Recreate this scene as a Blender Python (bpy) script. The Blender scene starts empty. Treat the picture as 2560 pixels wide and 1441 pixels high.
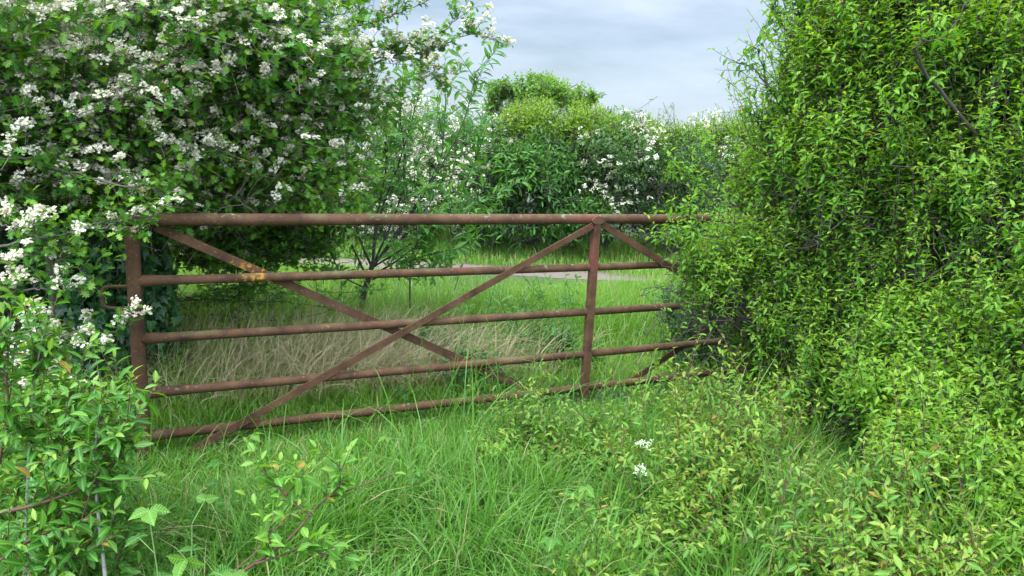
import bpy, math
import numpy as np

# ------------------------------------------------------------------ camera, sky, sun, exposure
S = bpy.context.scene
PITCH, ROLL, FPX, CAMZ = math.radians(10.3), 0.0437, 1860.0, 1.65
from mathutils import Matrix, Vector
cd = bpy.data.cameras.new('camera'); cam = bpy.data.objects.new('camera', cd); S.collection.objects.link(cam)
cd.sensor_width = 36; cd.lens = FPX / 2560 * 36; cd.clip_start = .05; cd.clip_end = 2000
CR = Matrix.Rotation(math.pi / 2 - PITCH, 4, 'X') @ Matrix.Rotation(ROLL, 4, 'Z')
cam.matrix_world = Matrix.Translation((0, 0, CAMZ)) @ CR
S.camera = cam

SUN_EL, SUN_AZ = math.radians(58), math.radians(215)      # azimuth clockwise from +Y: behind the camera, to its left
w = bpy.data.worlds.new('World'); S.world = w; w.use_nodes = True
nt = w.node_tree; N = nt.nodes; L = nt.links; N.clear()
wo = N.new('ShaderNodeOutputWorld'); bg = N.new('ShaderNodeBackground'); L.new(bg.outputs[0], wo.inputs[0])
bg.inputs['Strength'].default_value = 0.15
sk = N.new('ShaderNodeTexSky'); sk.sky_type = 'NISHITA'; sk.sun_disc = False
sk.sun_elevation = SUN_EL; sk.sun_rotation = SUN_AZ; sk.air_density = 1.0; sk.dust_density = 1.5
tc = N.new('ShaderNodeTexCoord'); sep = N.new('ShaderNodeSeparateXYZ'); L.new(tc.outputs['Generated'], sep.inputs[0])
mp = N.new('ShaderNodeMapping'); L.new(tc.outputs['Generated'], mp.inputs[0]); mp.inputs['Scale'].default_value = (1.8, 1.8, 7)
mp.inputs['Rotation'].default_value = (0, .25, .4)
no = N.new('ShaderNodeTexNoise'); no.inputs['Scale'].default_value = 2.6; no.inputs['Detail'].default_value = 9; no.inputs['Roughness'].default_value = .55
L.new(mp.outputs[0], no.inputs['Vector'])
cr = N.new('ShaderNodeValToRGB'); cr.color_ramp.elements[0].position = .32; cr.color_ramp.elements[1].position = .68
cr.color_ramp.elements[0].color = (.30, .30, .30, 1); cr.color_ramp.elements[1].color = (1, 1, 1, 1)
L.new(no.outputs['Fac'], cr.inputs[0])
# an overcast veil is brighter overhead than at the horizon
el = N.new('ShaderNodeMapRange'); L.new(sep.outputs['Z'], el.inputs['Value'])
el.inputs['From Min'].default_value = .20; el.inputs['From Max'].default_value = .75
el.inputs['To Min'].default_value = .50; el.inputs['To Max'].default_value = 2.6
vm = N.new('ShaderNodeVectorMath'); vm.operation = 'SCALE'; vm.inputs[0].default_value = (4.15, 4.9, 5.9); 
# ... and brighter on the side of the veiled sun, behind the camera
dn = N.new('ShaderNodeVectorMath'); dn.operation = 'NORMALIZE'; L.new(tc.outputs['Generated'], dn.inputs[0])
dt = N.new('ShaderNodeVectorMath'); dt.operation = 'DOT_PRODUCT'; L.new(dn.outputs[0], dt.inputs[0])
dt.inputs[1].default_value = (math.sin(SUN_AZ) * .85, math.cos(SUN_AZ) * .85, .53)
dm = N.new('ShaderNodeMapRange'); dm.interpolation_type = 'SMOOTHSTEP'; L.new(dt.outputs['Value'], dm.inputs['Value'])
dm.inputs['From Min'].default_value = -.1; dm.inputs['From Max'].default_value = 1; dm.inputs['To Min'].default_value = 0; dm.inputs['To Max'].default_value = 2.4
ad = N.new('ShaderNodeMath'); ad.operation = 'ADD'; L.new(el.outputs[0], ad.inputs[0]); L.new(dm.outputs[0], ad.inputs[1])
L.new(ad.outputs[0], vm.inputs['Scale'])
mx = N.new('ShaderNodeMix'); mx.data_type = 'RGBA'
sc_ = N.new('ShaderNodeVectorMath'); sc_.operation = 'SCALE'; sc_.inputs['Scale'].default_value = .36; L.new(sk.outputs[0], sc_.inputs[0])
L.new(cr.outputs[0], mx.inputs['Factor']); L.new(sc_.outputs[0], mx.inputs['A']); L.new(vm.outputs[0], mx.inputs['B'])
L.new(mx.outputs['Result'], bg.inputs['Color'])

sl = bpy.data.lights.new('sun', 'SUN'); so = bpy.data.objects.new('sun', sl); S.collection.objects.link(so)
sl.energy = 1.5; sl.angle = math.radians(25); sl.color = (1, .96, .88)
sd = Vector((math.sin(SUN_AZ) * math.cos(SUN_EL), math.cos(SUN_AZ) * math.cos(SUN_EL), math.sin(SUN_EL)))
so.rotation_euler = sd.to_track_quat('Z', 'Y').to_euler()
S.view_settings.view_transform = 'Standard'; S.view_settings.look = 'None'; S.view_settings.gamma = 1; S.view_settings.exposure = 1.33
S.render.engine = 'CYCLES'
S.cycles.max_bounces = 8; S.cycles.diffuse_bounces = 4; S.cycles.glossy_bounces = 2; S.cycles.transmission_bounces = 4; S.cycles.transparent_max_bounces = 4

# ------------------------------------------------------------------ helpers
CM = np.array(CR.to_3x3())
def ray(px, py):
    return CM @ np.array([(px - 1280) / FPX, -(py - 720.5) / FPX, -1.0])
def at(px, py, Y):                                   # the point at depth Y (metres in front of the camera) seen at a pixel of the photo
    d = ray(px, py); return np.array([0, 0, CAMZ]) + d * (Y / d[1])
def gnd(px, py, z=0.0):
    d = ray(px, py); return np.array([0, 0, CAMZ]) + d * ((z - CAMZ) / d[2])
def unit(v): return v / np.maximum(np.linalg.norm(v, axis=-1, keepdims=True), 1e-9)
UP = np.array([0, 0, 1.0])

def field(p, scale, seed):                           # smooth random field, about -1..1
    r = np.random.default_rng(seed); o = np.zeros(p.shape[:-1])
    for k in range(7):
        d = unit(r.normal(size=3)); f = scale * r.uniform(.6, 1.7)
        o += np.sin((p @ d) * f + r.uniform(0, 6.3))
    return o / 2.2

def tag(o, label=None, cat=None, group=None, kind=None):
    if label: o['label'] = label
    if cat: o['category'] = cat
    if group: o['group'] = group
    if kind: o['kind'] = kind
    return o
def empty(name, loc, label, cat, group=None):
    o = bpy.data.objects.new(name, None); o.location = loc; o.empty_display_size = .1; S.collection.objects.link(o)
    return tag(o, label, cat, group)
def obj(name, v, f, mat, parent=None, attrs=None, smooth=True):
    """v (n,3) world points, f = list of (m,k) index arrays; linked as ONE mesh object"""
    if not isinstance(f, list): f = [f]
    f = [np.asarray(a, np.int32) for a in f if len(a)]
    v = np.asarray(v, np.float32)
    org = np.zeros(3)
    if parent is not None: org = np.array(parent.location)
    v = v - org.astype(np.float32)
    me = bpy.data.meshes.new(name); me.vertices.add(len(v)); me.vertices.foreach_set('co', v.ravel())
    idx = np.concatenate([a.ravel() for a in f]); tot = np.concatenate([np.full(len(a), a.shape[1], np.int32) for a in f])
    me.loops.add(len(idx)); me.loops.foreach_set('vertex_index', idx)
    me.polygons.add(len(tot)); me.polygons.foreach_set('loop_start', np.concatenate([[0], np.cumsum(tot)[:-1]]).astype(np.int32))
    me.polygons.foreach_set('loop_total', tot)
    me.polygons.foreach_set('use_smooth', np.full(len(tot), smooth))
    for nm, a in (attrs or {}).items():
        a = np.asarray(a, np.float32)
        if a.ndim == 1: me.attributes.new(nm, 'FLOAT', 'POINT').data.foreach_set('value', a)
        else: me.attributes.new(nm, 'FLOAT_VECTOR', 'POINT').data.foreach_set('vector', a.ravel())
    me.update(calc_edges=True)
    me.materials.append(mat)
    o = bpy.data.objects.new(name, me); S.collection.objects.link(o)
    if parent is not None: o.parent = parent
    return o

def tubes(P, R, sides=5):
    """P (n,k,3) centre lines, R (n,k) radii"""
    n, k, _ = P.shape
    T = np.gradient(P, axis=1); T = unit(T)
    ref = np.where(np.abs(T[:, :1, 2:3]) > .8, np.array([1.0, 0, 0]), UP)
    A = unit(np.cross(T, ref)); B = np.cross(T, A)
    th = np.arange(sides) / sides * 2 * np.pi
    V = P[:, :, None] + R[:, :, None, None] * (np.cos(th)[:, None] * A[:, :, None] + np.sin(th)[:, None] * B[:, :, None])
    b = (np.arange(n)[:, None, None] * k + np.arange(k - 1)[None, :, None]) * sides
    i = np.arange(sides)[None, None]; j = (i + 1) % sides
    F = np.stack([b + i, b + j, b + sides + j, b + sides + i], -1).reshape(-1, 4)
    return V.reshape(-1, 3), F
class Acc:
    def __init__(s): s.v = []; s.f = []; s.n = 0
    def add(s, v, f):
        s.v.append(v); s.f.append(np.asarray(f) + s.n); s.n += len(v)
    def tube(s, P, R, sides=5):
        P = np.asarray(P, float); R = np.broadcast_to(np.asarray(R, float), P.shape[:-1])
        if P.ndim == 2: P = P[None]; R = R[None]
        s.add(*tubes(P, R, sides))
    def build(s, name, mat, parent=None, **k):
        d = {}
        for a in s.f: d.setdefault(a.shape[1], []).append(a)
        return obj(name, np.concatenate(s.v), [np.concatenate(x) for x in d.values()], mat, parent, **k)

def smooth_line(pts, k):
    """Catmull-Rom through points, k samples"""
    p = np.asarray(pts, float); p = np.vstack([2 * p[0] - p[1], p, 2 * p[-1] - p[-2]])
    m = len(p) - 3; t = np.linspace(0, m - 1e-6, k); i = t.astype(int); u = (t - i)[:, None]
    a, b, c, d = p[i], p[i + 1], p[i + 2], p[i + 3]
    return .5 * (2 * b + (c - a) * u + (2 * a - 5 * b + 4 * c - d) * u ** 2 + (3 * b - a - 3 * c + d) * u ** 3)

# ------------------------------------------------------------------ materials
def mat_base(name):
    m = bpy.data.materials.new(name); m.use_nodes = True; return m, m.node_tree.nodes, m.node_tree.links, m.node_tree.nodes['Principled BSDF']
def mixc(N, L, fac, a, b):
    m = N.new('ShaderNodeMix'); m.data_type = 'RGBA'
    for k, x in (('Factor', fac), ('A', a), ('B', b)):
        if hasattr(x, 'links'): L.new(x, m.inputs[k])
        else: m.inputs[k].default_value = x if k == 'Factor' else (*x, 1)
    return m.outputs['Result']
def math_(N, L, op, a, b=None, clamp=False):
    m = N.new('ShaderNodeMath'); m.operation = op; m.use_clamp = clamp
    for i, x in enumerate((a, b)):
        if x is None: continue
        if hasattr(x, 'links'): L.new(x, m.inputs[i])
        else: m.inputs[i].default_value = x
    return m.outputs[0]
def leaf_mat(name, dark, light, young, trans=.45, rough=.48, rib=.25, veins=0, old=None, spec=.3):
    m, N, L, B = mat_base(name)
    t = N.new('ShaderNodeAttribute'); t.attribute_name = 'tone'
    l = N.new('ShaderNodeAttribute'); l.attribute_name = 'lc'
    sx = N.new('ShaderNodeSeparateXYZ'); L.new(l.outputs['Vector'], sx.inputs[0])
    c = mixc(N, L, t.outputs['Fac'], dark, light)
    c = mixc(N, L, sx.outputs['Z'], c, young)
    if old:                                           # the odd yellowing or browned leaf
        c = mixc(N, L, math_(N, L, 'GREATER_THAN', t.outputs['Fac'], 1.2), c, old)
    ay = math_(N, L, 'ABSOLUTE', sx.outputs['Y'])
    if rib:
        r = math_(N, L, 'LESS_THAN', ay, .035)
        c = mixc(N, L, math_(N, L, 'MULTIPLY', r, rib), c, tuple(min(1, x * 2.2 + .03) for x in light))
    if veins:
        ph = math_(N, L, 'SUBTRACT', math_(N, L, 'MULTIPLY', sx.outputs['X'], 44), math_(N, L, 'MULTIPLY', ay, 26))
        s = math_(N, L, 'SINE', ph)
        c = mixc(N, L, math_(N, L, 'MULTIPLY', math_(N, L, 'GREATER_THAN', s, .55), veins), c, tuple(x * .45 for x in dark))
        bp = N.new('ShaderNodeBump'); bp.inputs['Strength'].default_value = .6; bp.inputs['Distance'].default_value = .003
        L.new(s, bp.inputs['Height']); L.new(bp.outputs[0], B.inputs['Normal'])
    L.new(c, B.inputs['Base Color']); B.inputs['Roughness'].default_value = rough; B.inputs['Specular IOR Level'].default_value = spec
    tr = N.new('ShaderNodeBsdfTranslucent')
    hs = N.new('ShaderNodeHueSaturation'); hs.inputs['Hue'].default_value = .485; hs.inputs['Saturation'].default_value = 1.1; hs.inputs['Value'].default_value = 1.3
    L.new(c, hs.inputs['Color']); L.new(hs.outputs[0], tr.inputs['Color'])
    ms = N.new('ShaderNodeMixShader'); ms.inputs[0].default_value = trans
    L.new(B.outputs[0], ms.inputs[1]); L.new(tr.outputs[0], ms.inputs[2]); L.new(ms.outputs[0], N['Material Output'].inputs[0])
    return m
def bark_mat(name, a, b, lichen=None, scale=30, amt=.55):
    m, N, L, B = mat_base(name)
    g = N.new('ShaderNodeNewGeometry')
    n = N.new('ShaderNodeTexNoise'); n.inputs['Scale'].default_value = scale; n.inputs['Detail'].default_value = 4; L.new(g.outputs['Position'], n.inputs['Vector'])
    c = mixc(N, L, n.outputs['Fac'], a, b)
    if lichen:
        n2 = N.new('ShaderNodeTexNoise'); n2.inputs['Scale'].default_value = 11; n2.inputs['Detail'].default_value = 5; L.new(g.outputs['Position'], n2.inputs['Vector'])
        c = mixc(N, L, math_(N, L, 'MULTIPLY', math_(N, L, 'SUBTRACT', n2.outputs['Fac'], amt), 14, True), c, lichen)
    L.new(c, B.inputs['Base Color']); B.inputs['Roughness'].default_value = .85
    bp = N.new('ShaderNodeBump'); bp.inputs['Strength'].default_value = .5; bp.inputs['Distance'].default_value = .004
    L.new(n.outputs['Fac'], bp.inputs['Height']); L.new(bp.outputs[0], B.inputs['Normal'])
    return m
def petal_mat(name, white, faded, centre):
    m, N, L, B = mat_base(name)
    t = N.new('ShaderNodeAttribute'); t.attribute_name = 'tone'
    l = N.new('ShaderNodeAttribute'); l.attribute_name = 'lc'
    sx = N.new('ShaderNodeSeparateXYZ'); L.new(l.outputs['Vector'], sx.inputs[0])
    c = mixc(N, L, t.outputs['Fac'], white, faded)
    c = mixc(N, L, math_(N, L, 'LESS_THAN', sx.outputs['X'], .28), c, centre)
    L.new(c, B.inputs['Base Color']); B.inputs['Roughness'].default_value = .6; B.inputs['Specular IOR Level'].default_value = .2
    tr = N.new('ShaderNodeBsdfTranslucent'); L.new(c, tr.inputs['Color'])
    ms = N.new('ShaderNodeMixShader'); ms.inputs[0].default_value = .3
    L.new(B.outputs[0], ms.inputs[1]); L.new(tr.outputs[0], ms.inputs[2]); L.new(ms.outputs[0], N['Material Output'].inputs[0])
    return m

M = {}
M['plum'] = leaf_mat('plum_leaf', (0.05, 0.165, 0.018), (0.14, 0.31, 0.03), (0.27, 0.38, 0.045), trans=.5, rough=.55, spec=.2, old=(.30, .17, .03))
M['seed'] = leaf_mat('seedling_leaf', (.05, .16, .02), (.14, .28, .03), (.31, .34, .05), trans=.45, old=(.40, .24, .06))
M['sallow'] = leaf_mat('shrub_leaf', (0.045, 0.15, 0.018), (0.11, 0.27, 0.028), (0.24, 0.35, 0.045), trans=.4, old=(.33, .20, .04))
M['haw'] = leaf_mat('hawthorn_leaf', (0.04, 0.14, 0.018), (0.11, 0.26, 0.03), (0.22, 0.36, 0.04), trans=.4)
M['ivy'] = leaf_mat('ivy_leaf', (.012, .046, .013), (.022, .08, .02), (.05, .13, .03), trans=.15, rough=.33, rib=.5, old=(.42, .24, .03))
M['twig'] = leaf_mat('lightened_hawthorn_leaf', (.055, .18, .025), (.14, .31, .04), (.2, .36, .05), trans=.48)  # leaf colour lightened to make up for the crown's shade on this bush
M['sap'] = leaf_mat('sapling_leaf', (.05, .155, .028), (.10, .25, .04), (.17, .28, .05), trans=.45)
M['elder'] = leaf_mat('elder_leaf', (0.026, 0.098, 0.017), (0.060, 0.168, 0.024), (0.120, 0.240, 0.036), trans=.35)
M['maple'] = leaf_mat('maple_leaf', (0.086, 0.196, 0.018), (0.149, 0.276, 0.023), (0.230, 0.322, 0.023), trans=.45)
M['oak'] = leaf_mat('oak_leaf', (.065, .17, .02), (.13, .26, .03), (.17, .28, .03), trans=.45)
M['farhaw'] = leaf_mat('far_hawthorn_leaf', (0.037, 0.125, 0.020), (0.088, 0.213, 0.031), (0.163, 0.300, 0.037), trans=.4, rib=0)
M['black'] = leaf_mat('blackthorn_leaf', (0.023, 0.086, 0.018), (0.052, 0.149, 0.023), (0.092, 0.207, 0.029), trans=.35, rib=0)
M['bramble'] = leaf_mat('bramble_leaf', (.045, .145, .02), (.085, .22, .03), (.16, .30, .04), trans=.35, rib=.4, veins=.2)
M['nettle'] = leaf_mat('weed_leaf', (.03, .115, .022), (.07, .19, .035), (.12, .25, .04), trans=.38)
M['grass'] = leaf_mat('grass_blade', (0.04, 0.15, 0.018), (0.125, 0.28, 0.032), (0.17, 0.32, 0.05), trans=.4, rough=.4, rib=0, old=(.36, .31, .15))
M['verge'] = leaf_mat('verge_blade', (0.066, 0.198, 0.022), (0.165, 0.319, 0.039), (0.242, 0.352, 0.066), trans=.4, rough=.45, rib=0, old=(.38, .34, .18))
M['straw'] = leaf_mat('straw_blade', (.26, .21, .11), (.50, .42, .26), (.36, .32, .15), trans=.25, rough=.6, rib=0)
M['petal'] = petal_mat('hawthorn_petal', (.88, .89, .83), (.66, .46, .36), (.55, .50, .34))
M['parsley'] = petal_mat('parsley_petal', (.82, .84, .80), (.75, .8, .7), (.6, .7, .4))
M['hawbark'] = bark_mat('hawthorn_bark', (.04, .032, .024), (.14, .12, .095), (.33, .25, .04), amt=.60)
M['greybark'] = bark_mat('grey_bark', (.16, .16, .14), (.33, .33, .29), None, 40)
M['plumbark'] = bark_mat('plum_bark', (.025, .018, .014), (.07, .055, .045), None)
M['redtwig'] = bark_mat('red_twig', (.05, .026, .016), (.13, .06, .035), None)
M['sapbark'] = bark_mat('sapling_bark', (.022, .02, .018), (.06, .055, .05), None)
M['oakbark'] = bark_mat('oak_bark', (.05, .045, .035), (.12, .10, .08), None)
M['stem'] = bark_mat('green_stem', (.10, .2, .05), (.16, .25, .07), None)

# ------------------------------------------------------------------ leaf shapes (x along, y across, z up), unit length
def fold(st, w, up=.22, droop=.25):
    """folded leaf from stations st (x) and half widths w"""
    v = [(0, 0, 0)]; f = []
    for x, h in zip(st, w):
        z = -droop * x * x
        v += [(x, h, z + up * h), (x, 0, z), (x, -h, z + up * h)]
    v.append((1, 0, -droop))
    k = len(st); f += [(0, 2, 1), (0, 3, 2)]
    for i in range(k - 1):
        a = 1 + 3 * i; b = a + 3
        f += [(a, a + 1, b + 1), (a, b + 1, b), (a + 1, a + 2, b + 2), (a + 1, b + 2, b + 1)]
    a = 1 + 3 * (k - 1); e = 1 + 3 * k
    f += [(a, a + 1, e), (a + 1, a + 2, e)]
    return np.array(v, float), np.array(f)
def fan(outline, droop=.2, cup=.25, c=(.42, 0)):
    o = [(x, y) for x, y in outline]
    o = o + [(x, -y) for x, y in reversed(outline[1:-1])]
    v = [(c[0], 0, -droop * c[0] ** 2)] + [(x, y, -droop * x * x + cup * abs(y)) for x, y in o]
    n = len(o)
    return np.array(v, float), np.array([(0, 1 + (i + 1) % n, 1 + i) for i in range(n)])
T_OVAL = fold((.3, .62, .85), (.16, .19, .10), .35, .38)
T_NARROW = fold((.28, .6, .85), (.115, .15, .08), .35, .3)
T_SIMPLE = fold((.5,), (.2,), .3, .25)
T_SMALL = fold((.35, .7), (.2, .2), .3, .2)
T_HAW = fan([(0, 0), (.2, .06), (.30, .38), (.44, .18), (.64, .48), (.70, .2), (.93, .29), (.9, .1), (1.02, 0)], .22, .22)
T_IVY = fan([(0, 0), (-.08, .22), (.12, .46), (.30, .24), (.52, .40), (.62, .16), (1, 0)], .25, -.12, (.25, 0))
T_OAK = fan([(0, 0), (.2, .12), (.4, .3), (.5, .16), (.7, .32), (.8, .15), (1, 0)], .2, .2)
def bramble_leaf():
    st = np.linspace(.07, .95, 9); w = .36 * np.sin(np.pi * np.clip(st ** .72, 0, 1)) * np.array([1, .92, 1.04, .94, 1.05, .93, 1.06, .9, 1.1])
    return fold(st, w, .25, .3)
T_BRAM = bramble_leaf()
th = np.arange(10) / 10 * 2 * np.pi
T_FLOWER = (np.vstack([[(0, 0, 0)], np.c_[np.where(np.arange(10) % 2 == 0, 1, .62) * np.cos(th), np.where(np.arange(10) % 2 == 0, 1, .62) * np.sin(th), np.where(np.arange(10) % 2 == 0, .25, .1)]]),
            np.array([(0, 1 + i, 1 + (i + 1) % 10) for i in range(10)]))
T_FLOWER_LC = np.r_[0, np.ones(10)]
th5 = np.arange(5) / 5 * 2 * np.pi
T_FAR = (np.vstack([np.c_[np.cos(th5), np.sin(th5), 0 * th5]]), np.array([(0, 1, 2), (0, 2, 3), (0, 3, 4)]))

def emit(T, pos, axis, nrm, size, tone, young, width=1.0):
    """instances of a leaf template as one set of arrays"""
    tv, tf = T; n = len(pos); k = len(tv)
    side = unit(np.cross(nrm, axis)); nrm = np.cross(axis, side)
    size = np.broadcast_to(size, n)[:, None, None]; width = np.broadcast_to(width, n)[:, None, None]
    V = pos[:, None] + size * (tv[None, :, 0:1] * axis[:, None] + width * tv[None, :, 1:2] * side[:, None] + tv[None, :, 2:3] * nrm[:, None])
    F = (np.arange(n)[:, None, None] * k + tf[None]).reshape(-1, tf.shape[1])
    lc = np.empty((n, k, 3)); lc[:, :, 0] = tv[None, :, 0]; lc[:, :, 1] = tv[None, :, 1]; lc[:, :, 2] = np.broadcast_to(young, n)[:, None]
    return V.reshape(-1, 3), F, lc.reshape(-1, 3), np.repeat(np.broadcast_to(tone, n), k)
class Leaves:
    def __init__(s): s.V = []; s.F = []; s.C = []; s.T = []; s.n = 0
    def add(s, *a, **k):
        V, F, c, t = emit(*a, **k); s.V.append(V); s.F.append(F + s.n); s.C.append(c); s.T.append(t); s.n += len(V)
    def build(s, name, mat, parent=None):
        return obj(name, np.concatenate(s.V), np.concatenate(s.F), mat, parent, {'lc': np.concatenate(s.C), 'tone': np.concatenate(s.T)})

# ------------------------------------------------------------------ growth
def blob(px, py, Y, rx, rz, ry, w=1.0):              # ellipsoid of crown: pixel radii across and up, metres deep
    k = Y / FPX
    return (at(px, py, Y), np.array([rx * k, ry, rz * k]), w)
def twigs_in(rng, blobs, n, Ln=(.15, .32), shell=.55, out=.7, up=.45, jit=.45, gap=None, flat=1.0, front=.45, K=5, droop=0.0, zmin=.03):
    wt = np.array([b[2] * np.prod(b[1]) ** .67 for b in blobs]); wt /= wt.sum()
    bi = rng.choice(len(blobs), n * 3, p=wt)
    C = np.array([b[0] for b in blobs])[bi]; R = np.array([b[1] for b in blobs])[bi]
    d = unit(rng.normal(size=(n * 3, 3)))
    keep = rng.random(n * 3) < np.where(d[:, 1] < .25, 1, front)
    rad = shell + (1 - shell) * rng.random(n * 3) ** .6
    tip = C + d * R * rad[:, None]
    if gap:
        keep &= field(tip, gap[0], gap[2] if len(gap) > 2 else 3) > gap[1] + rng.normal(0, .15, n * 3)
    keep &= tip[:, 2] > zmin
    i = np.flatnonzero(keep)[:n]
    tip, d, R = tip[i], d[i], R[i]
    D = unit(out * unit(d / R * R.mean(1, keepdims=True)) + jit * rng.normal(size=tip.shape) + up * UP)
    D[:, 2] *= flat; D = unit(D)
    Lg = rng.uniform(*Ln, len(tip))[:, None]
    t = np.linspace(0, 1, K)[None, :, None]
    bend = unit(rng.normal(size=tip.shape)) * .12 + UP * (.15 - droop)
    base = tip - D * Lg
    P = base[:, None] + D[:, None] * Lg[:, None] * t + bend[:, None] * Lg[:, None] * (t ** 2 - t)
    if droop: P = P - UP * (droop * Lg[:, None] * t ** 2)
    return P
def along(P, t):
    """points and tangents on polylines P (n,K,3) at t (n,m) in 0..1"""
    K = P.shape[1]; x = np.clip(t, 0, 1) * (K - 1 - 1e-6); i = x.astype(int); u = (x - i)[..., None]
    r = np.arange(len(P))[:, None]
    a, b = P[r, i], P[r, i + 1]
    return a * (1 - u) + b * u, unit(b - a)
def leaf_on(rng, LV, P, T, per, size, t0=.12, ang=(45, 75), upright=.7, tone=.5, spread=.3, young=(.75, .6), jit=.25, droop=0, width=(.85, 1.15), clump=3.0, seed=1, old=0.0, tipshrink=.35, ymax=1.0):
    """per leaves spirally along each twig"""
    n = len(P); t = np.linspace(t0, 1, per)[None] + rng.uniform(-.5, .5, (n, per)) * (1 - t0) / per
    t = np.clip(t, 0, 1)
    p, tg = along(P, t)
    ref = np.where(np.abs(tg[..., 2:3]) > .9, np.array([1.0, 0, 0]), UP)
    a = unit(np.cross(tg, ref)); b = np.cross(tg, a)
    ph = np.arange(per)[None] * 2.4 + rng.uniform(0, 6.3, (n, 1)) + rng.normal(0, .3, (n, per))
    rad = np.cos(ph)[..., None] * a + np.sin(ph)[..., None] * b
    an = np.radians(rng.uniform(*ang, (n, per)) * (1 - .5 * np.maximum(0, t - .7) / .3))[..., None]
    ax = np.cos(an) * tg + np.sin(an) * rad + jit * rng.normal(size=p.shape) - UP * droop
    ax = unit(ax).reshape(-1, 3)
    nr = upright * UP + (1 - upright) * tg.reshape(-1, 3) + .35 * rng.normal(size=ax.shape)
    nr = unit(nr - (nr * ax).sum(1, keepdims=True) * ax)
    sz = (rng.uniform(*size, (n, per)) * (1 - tipshrink * np.maximum(0, t - .75) / .25)).ravel()
    tn = np.clip(tone + spread * rng.normal(size=n * per) + .30 * field(p.reshape(-1, 3), clump, seed), 0, 1)
    if old: tn = np.where(rng.random(n * per) < old, 1.5, tn)
    yg = np.clip((t - young[0]) / (1 - young[0]), 0, 1) * young[1] * rng.uniform(.4, 1.2, (n, 1))
    yg = np.clip(yg, 0, ymax).ravel()
    LV.add(T, p.reshape(-1, 3), ax, nr, sz, tn, yg, width=rng.uniform(*width, n * per))
def corymbs(rng, LV, c, nrm, per=14, rad=.03, fl=.0075, fade=None, T=T_FLOWER):
    """flat-topped clusters of five-petalled flowers at centres c"""
    n = len(c); nrm = unit(nrm)
    ref = np.where(np.abs(nrm[:, 2:3]) > .9, np.array([1.0, 0, 0]), UP); a = unit(np.cross(nrm, ref)); b = np.cross(nrm, a)
    r = rad * np.sqrt(rng.random((n, per, 1))) * rng.uniform(.7, 1.25, (n, 1, 1)); ph = rng.uniform(0, 6.3, (n, per, 1))
    x, y = r * np.cos(ph), r * np.sin(ph)
    q = c[:, None] + x * a[:, None] + y * b[:, None] + nrm[:, None] * (rng.normal(0, .006, (n, per, 1)) - 7 * r * r)
    nn = unit(nrm[:, None] + 9 * (x * a[:, None] + y * b[:, None]) + .35 * rng.normal(size=q.shape)).reshape(-1, 3)
    ax = rng.normal(size=nn.shape); ax = unit(ax - (ax * nn).sum(1, keepdims=True) * nn)
    f = rng.random(n) * .25 if fade is None else fade
    tn = np.clip(np.repeat(f, per) + rng.normal(0, .08, n * per), 0, 1)
    LV.add(T, q.reshape(-1, 3), ax, nn, fl * rng.uniform(.8, 1.2, n * per), tn, 0)
def skeleton(rng, base, blobs, P, trunk_r, nsec, dmax, seg, wood, twig_r=.0018, rs=(.012, .004), limb=.5, trunk=None, arch=.0):
    """trunk and limbs to the crown's blobs, secondary branches, then links to the twigs; wood is an Acc"""
    base = np.asarray(base, float); nodes = []
    for c, r, _ in blobs:
        e = c + rng.normal(size=3) * r * .15
        mid = base * .5 + e * .5 + rng.normal(size=3) * .12 * np.linalg.norm(e - base) * np.array([1, 1, .4]); mid[2] = max(mid[2], .1) + arch * np.linalg.norm((e - base)[:2])
        l = smooth_line([base, base * .8 + mid * .2 + UP * .15, mid, e], 14)
        (trunk or wood).tube(l, np.linspace(trunk_r, trunk_r * limb * .5, 14), 7)
        nodes.append(l[3:])
    nodes = np.concatenate(nodes)
    tb = P[:, 0]
    if nsec:
        s = tb[rng.choice(len(tb), min(nsec, len(tb)), replace=False)]
        d = np.linalg.norm(s[:, None] - nodes[None], axis=2) + .6 * np.maximum(0, nodes[None, :, 2] - s[:, None, 2])
        a = nodes[d.argmin(1)]
        t = np.linspace(0, 1, 7)[None, :, None]; ln = np.linalg.norm(s - a, axis=1)[:, None, None]
        Q = a[:, None] * (1 - t) + s[:, None] * t + ln * .16 * rng.normal(size=(len(s), 1, 3)) * (t - t * t) * 2 + ln * .03 * rng.normal(size=(len(s), 7, 3)) * (t - t * t) * 4
        wood.tube(Q, np.linspace(rs[0], rs[1], 7)[None].repeat(len(s), 0), 5)
        nodes = np.concatenate([nodes, Q[:, 2:].reshape(-1, 3)])
    # links
    for i0 in range(0, len(tb), 800):
        s = tb[i0:i0 + 800]
        D = ((s[:, None] - nodes[None]) ** 2).sum(2); j = D.argmin(1); d = np.sqrt(D[np.arange(len(s)), j]); k = d < dmax
        if k.any():
            a = nodes[j[k]]; e = s[k]; t = np.linspace(0, 1, 4)[None, :, None]
            Q = a[:, None] * (1 - t) + e[:, None] * t + (d[k][:, None, None] * .15) * rng.normal(size=(len(e), 1, 3)) * (t - t * t) * 4
            wood.tube(Q, np.linspace(twig_r * 1.8, twig_r, 4)[None].repeat(len(e), 0), 4)
def twig_tubes(wood, P, r0, r1, sides=4):
    wood.tube(P, np.linspace(r0, r1, P.shape[1])[None].repeat(len(P), 0), sides)

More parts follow.
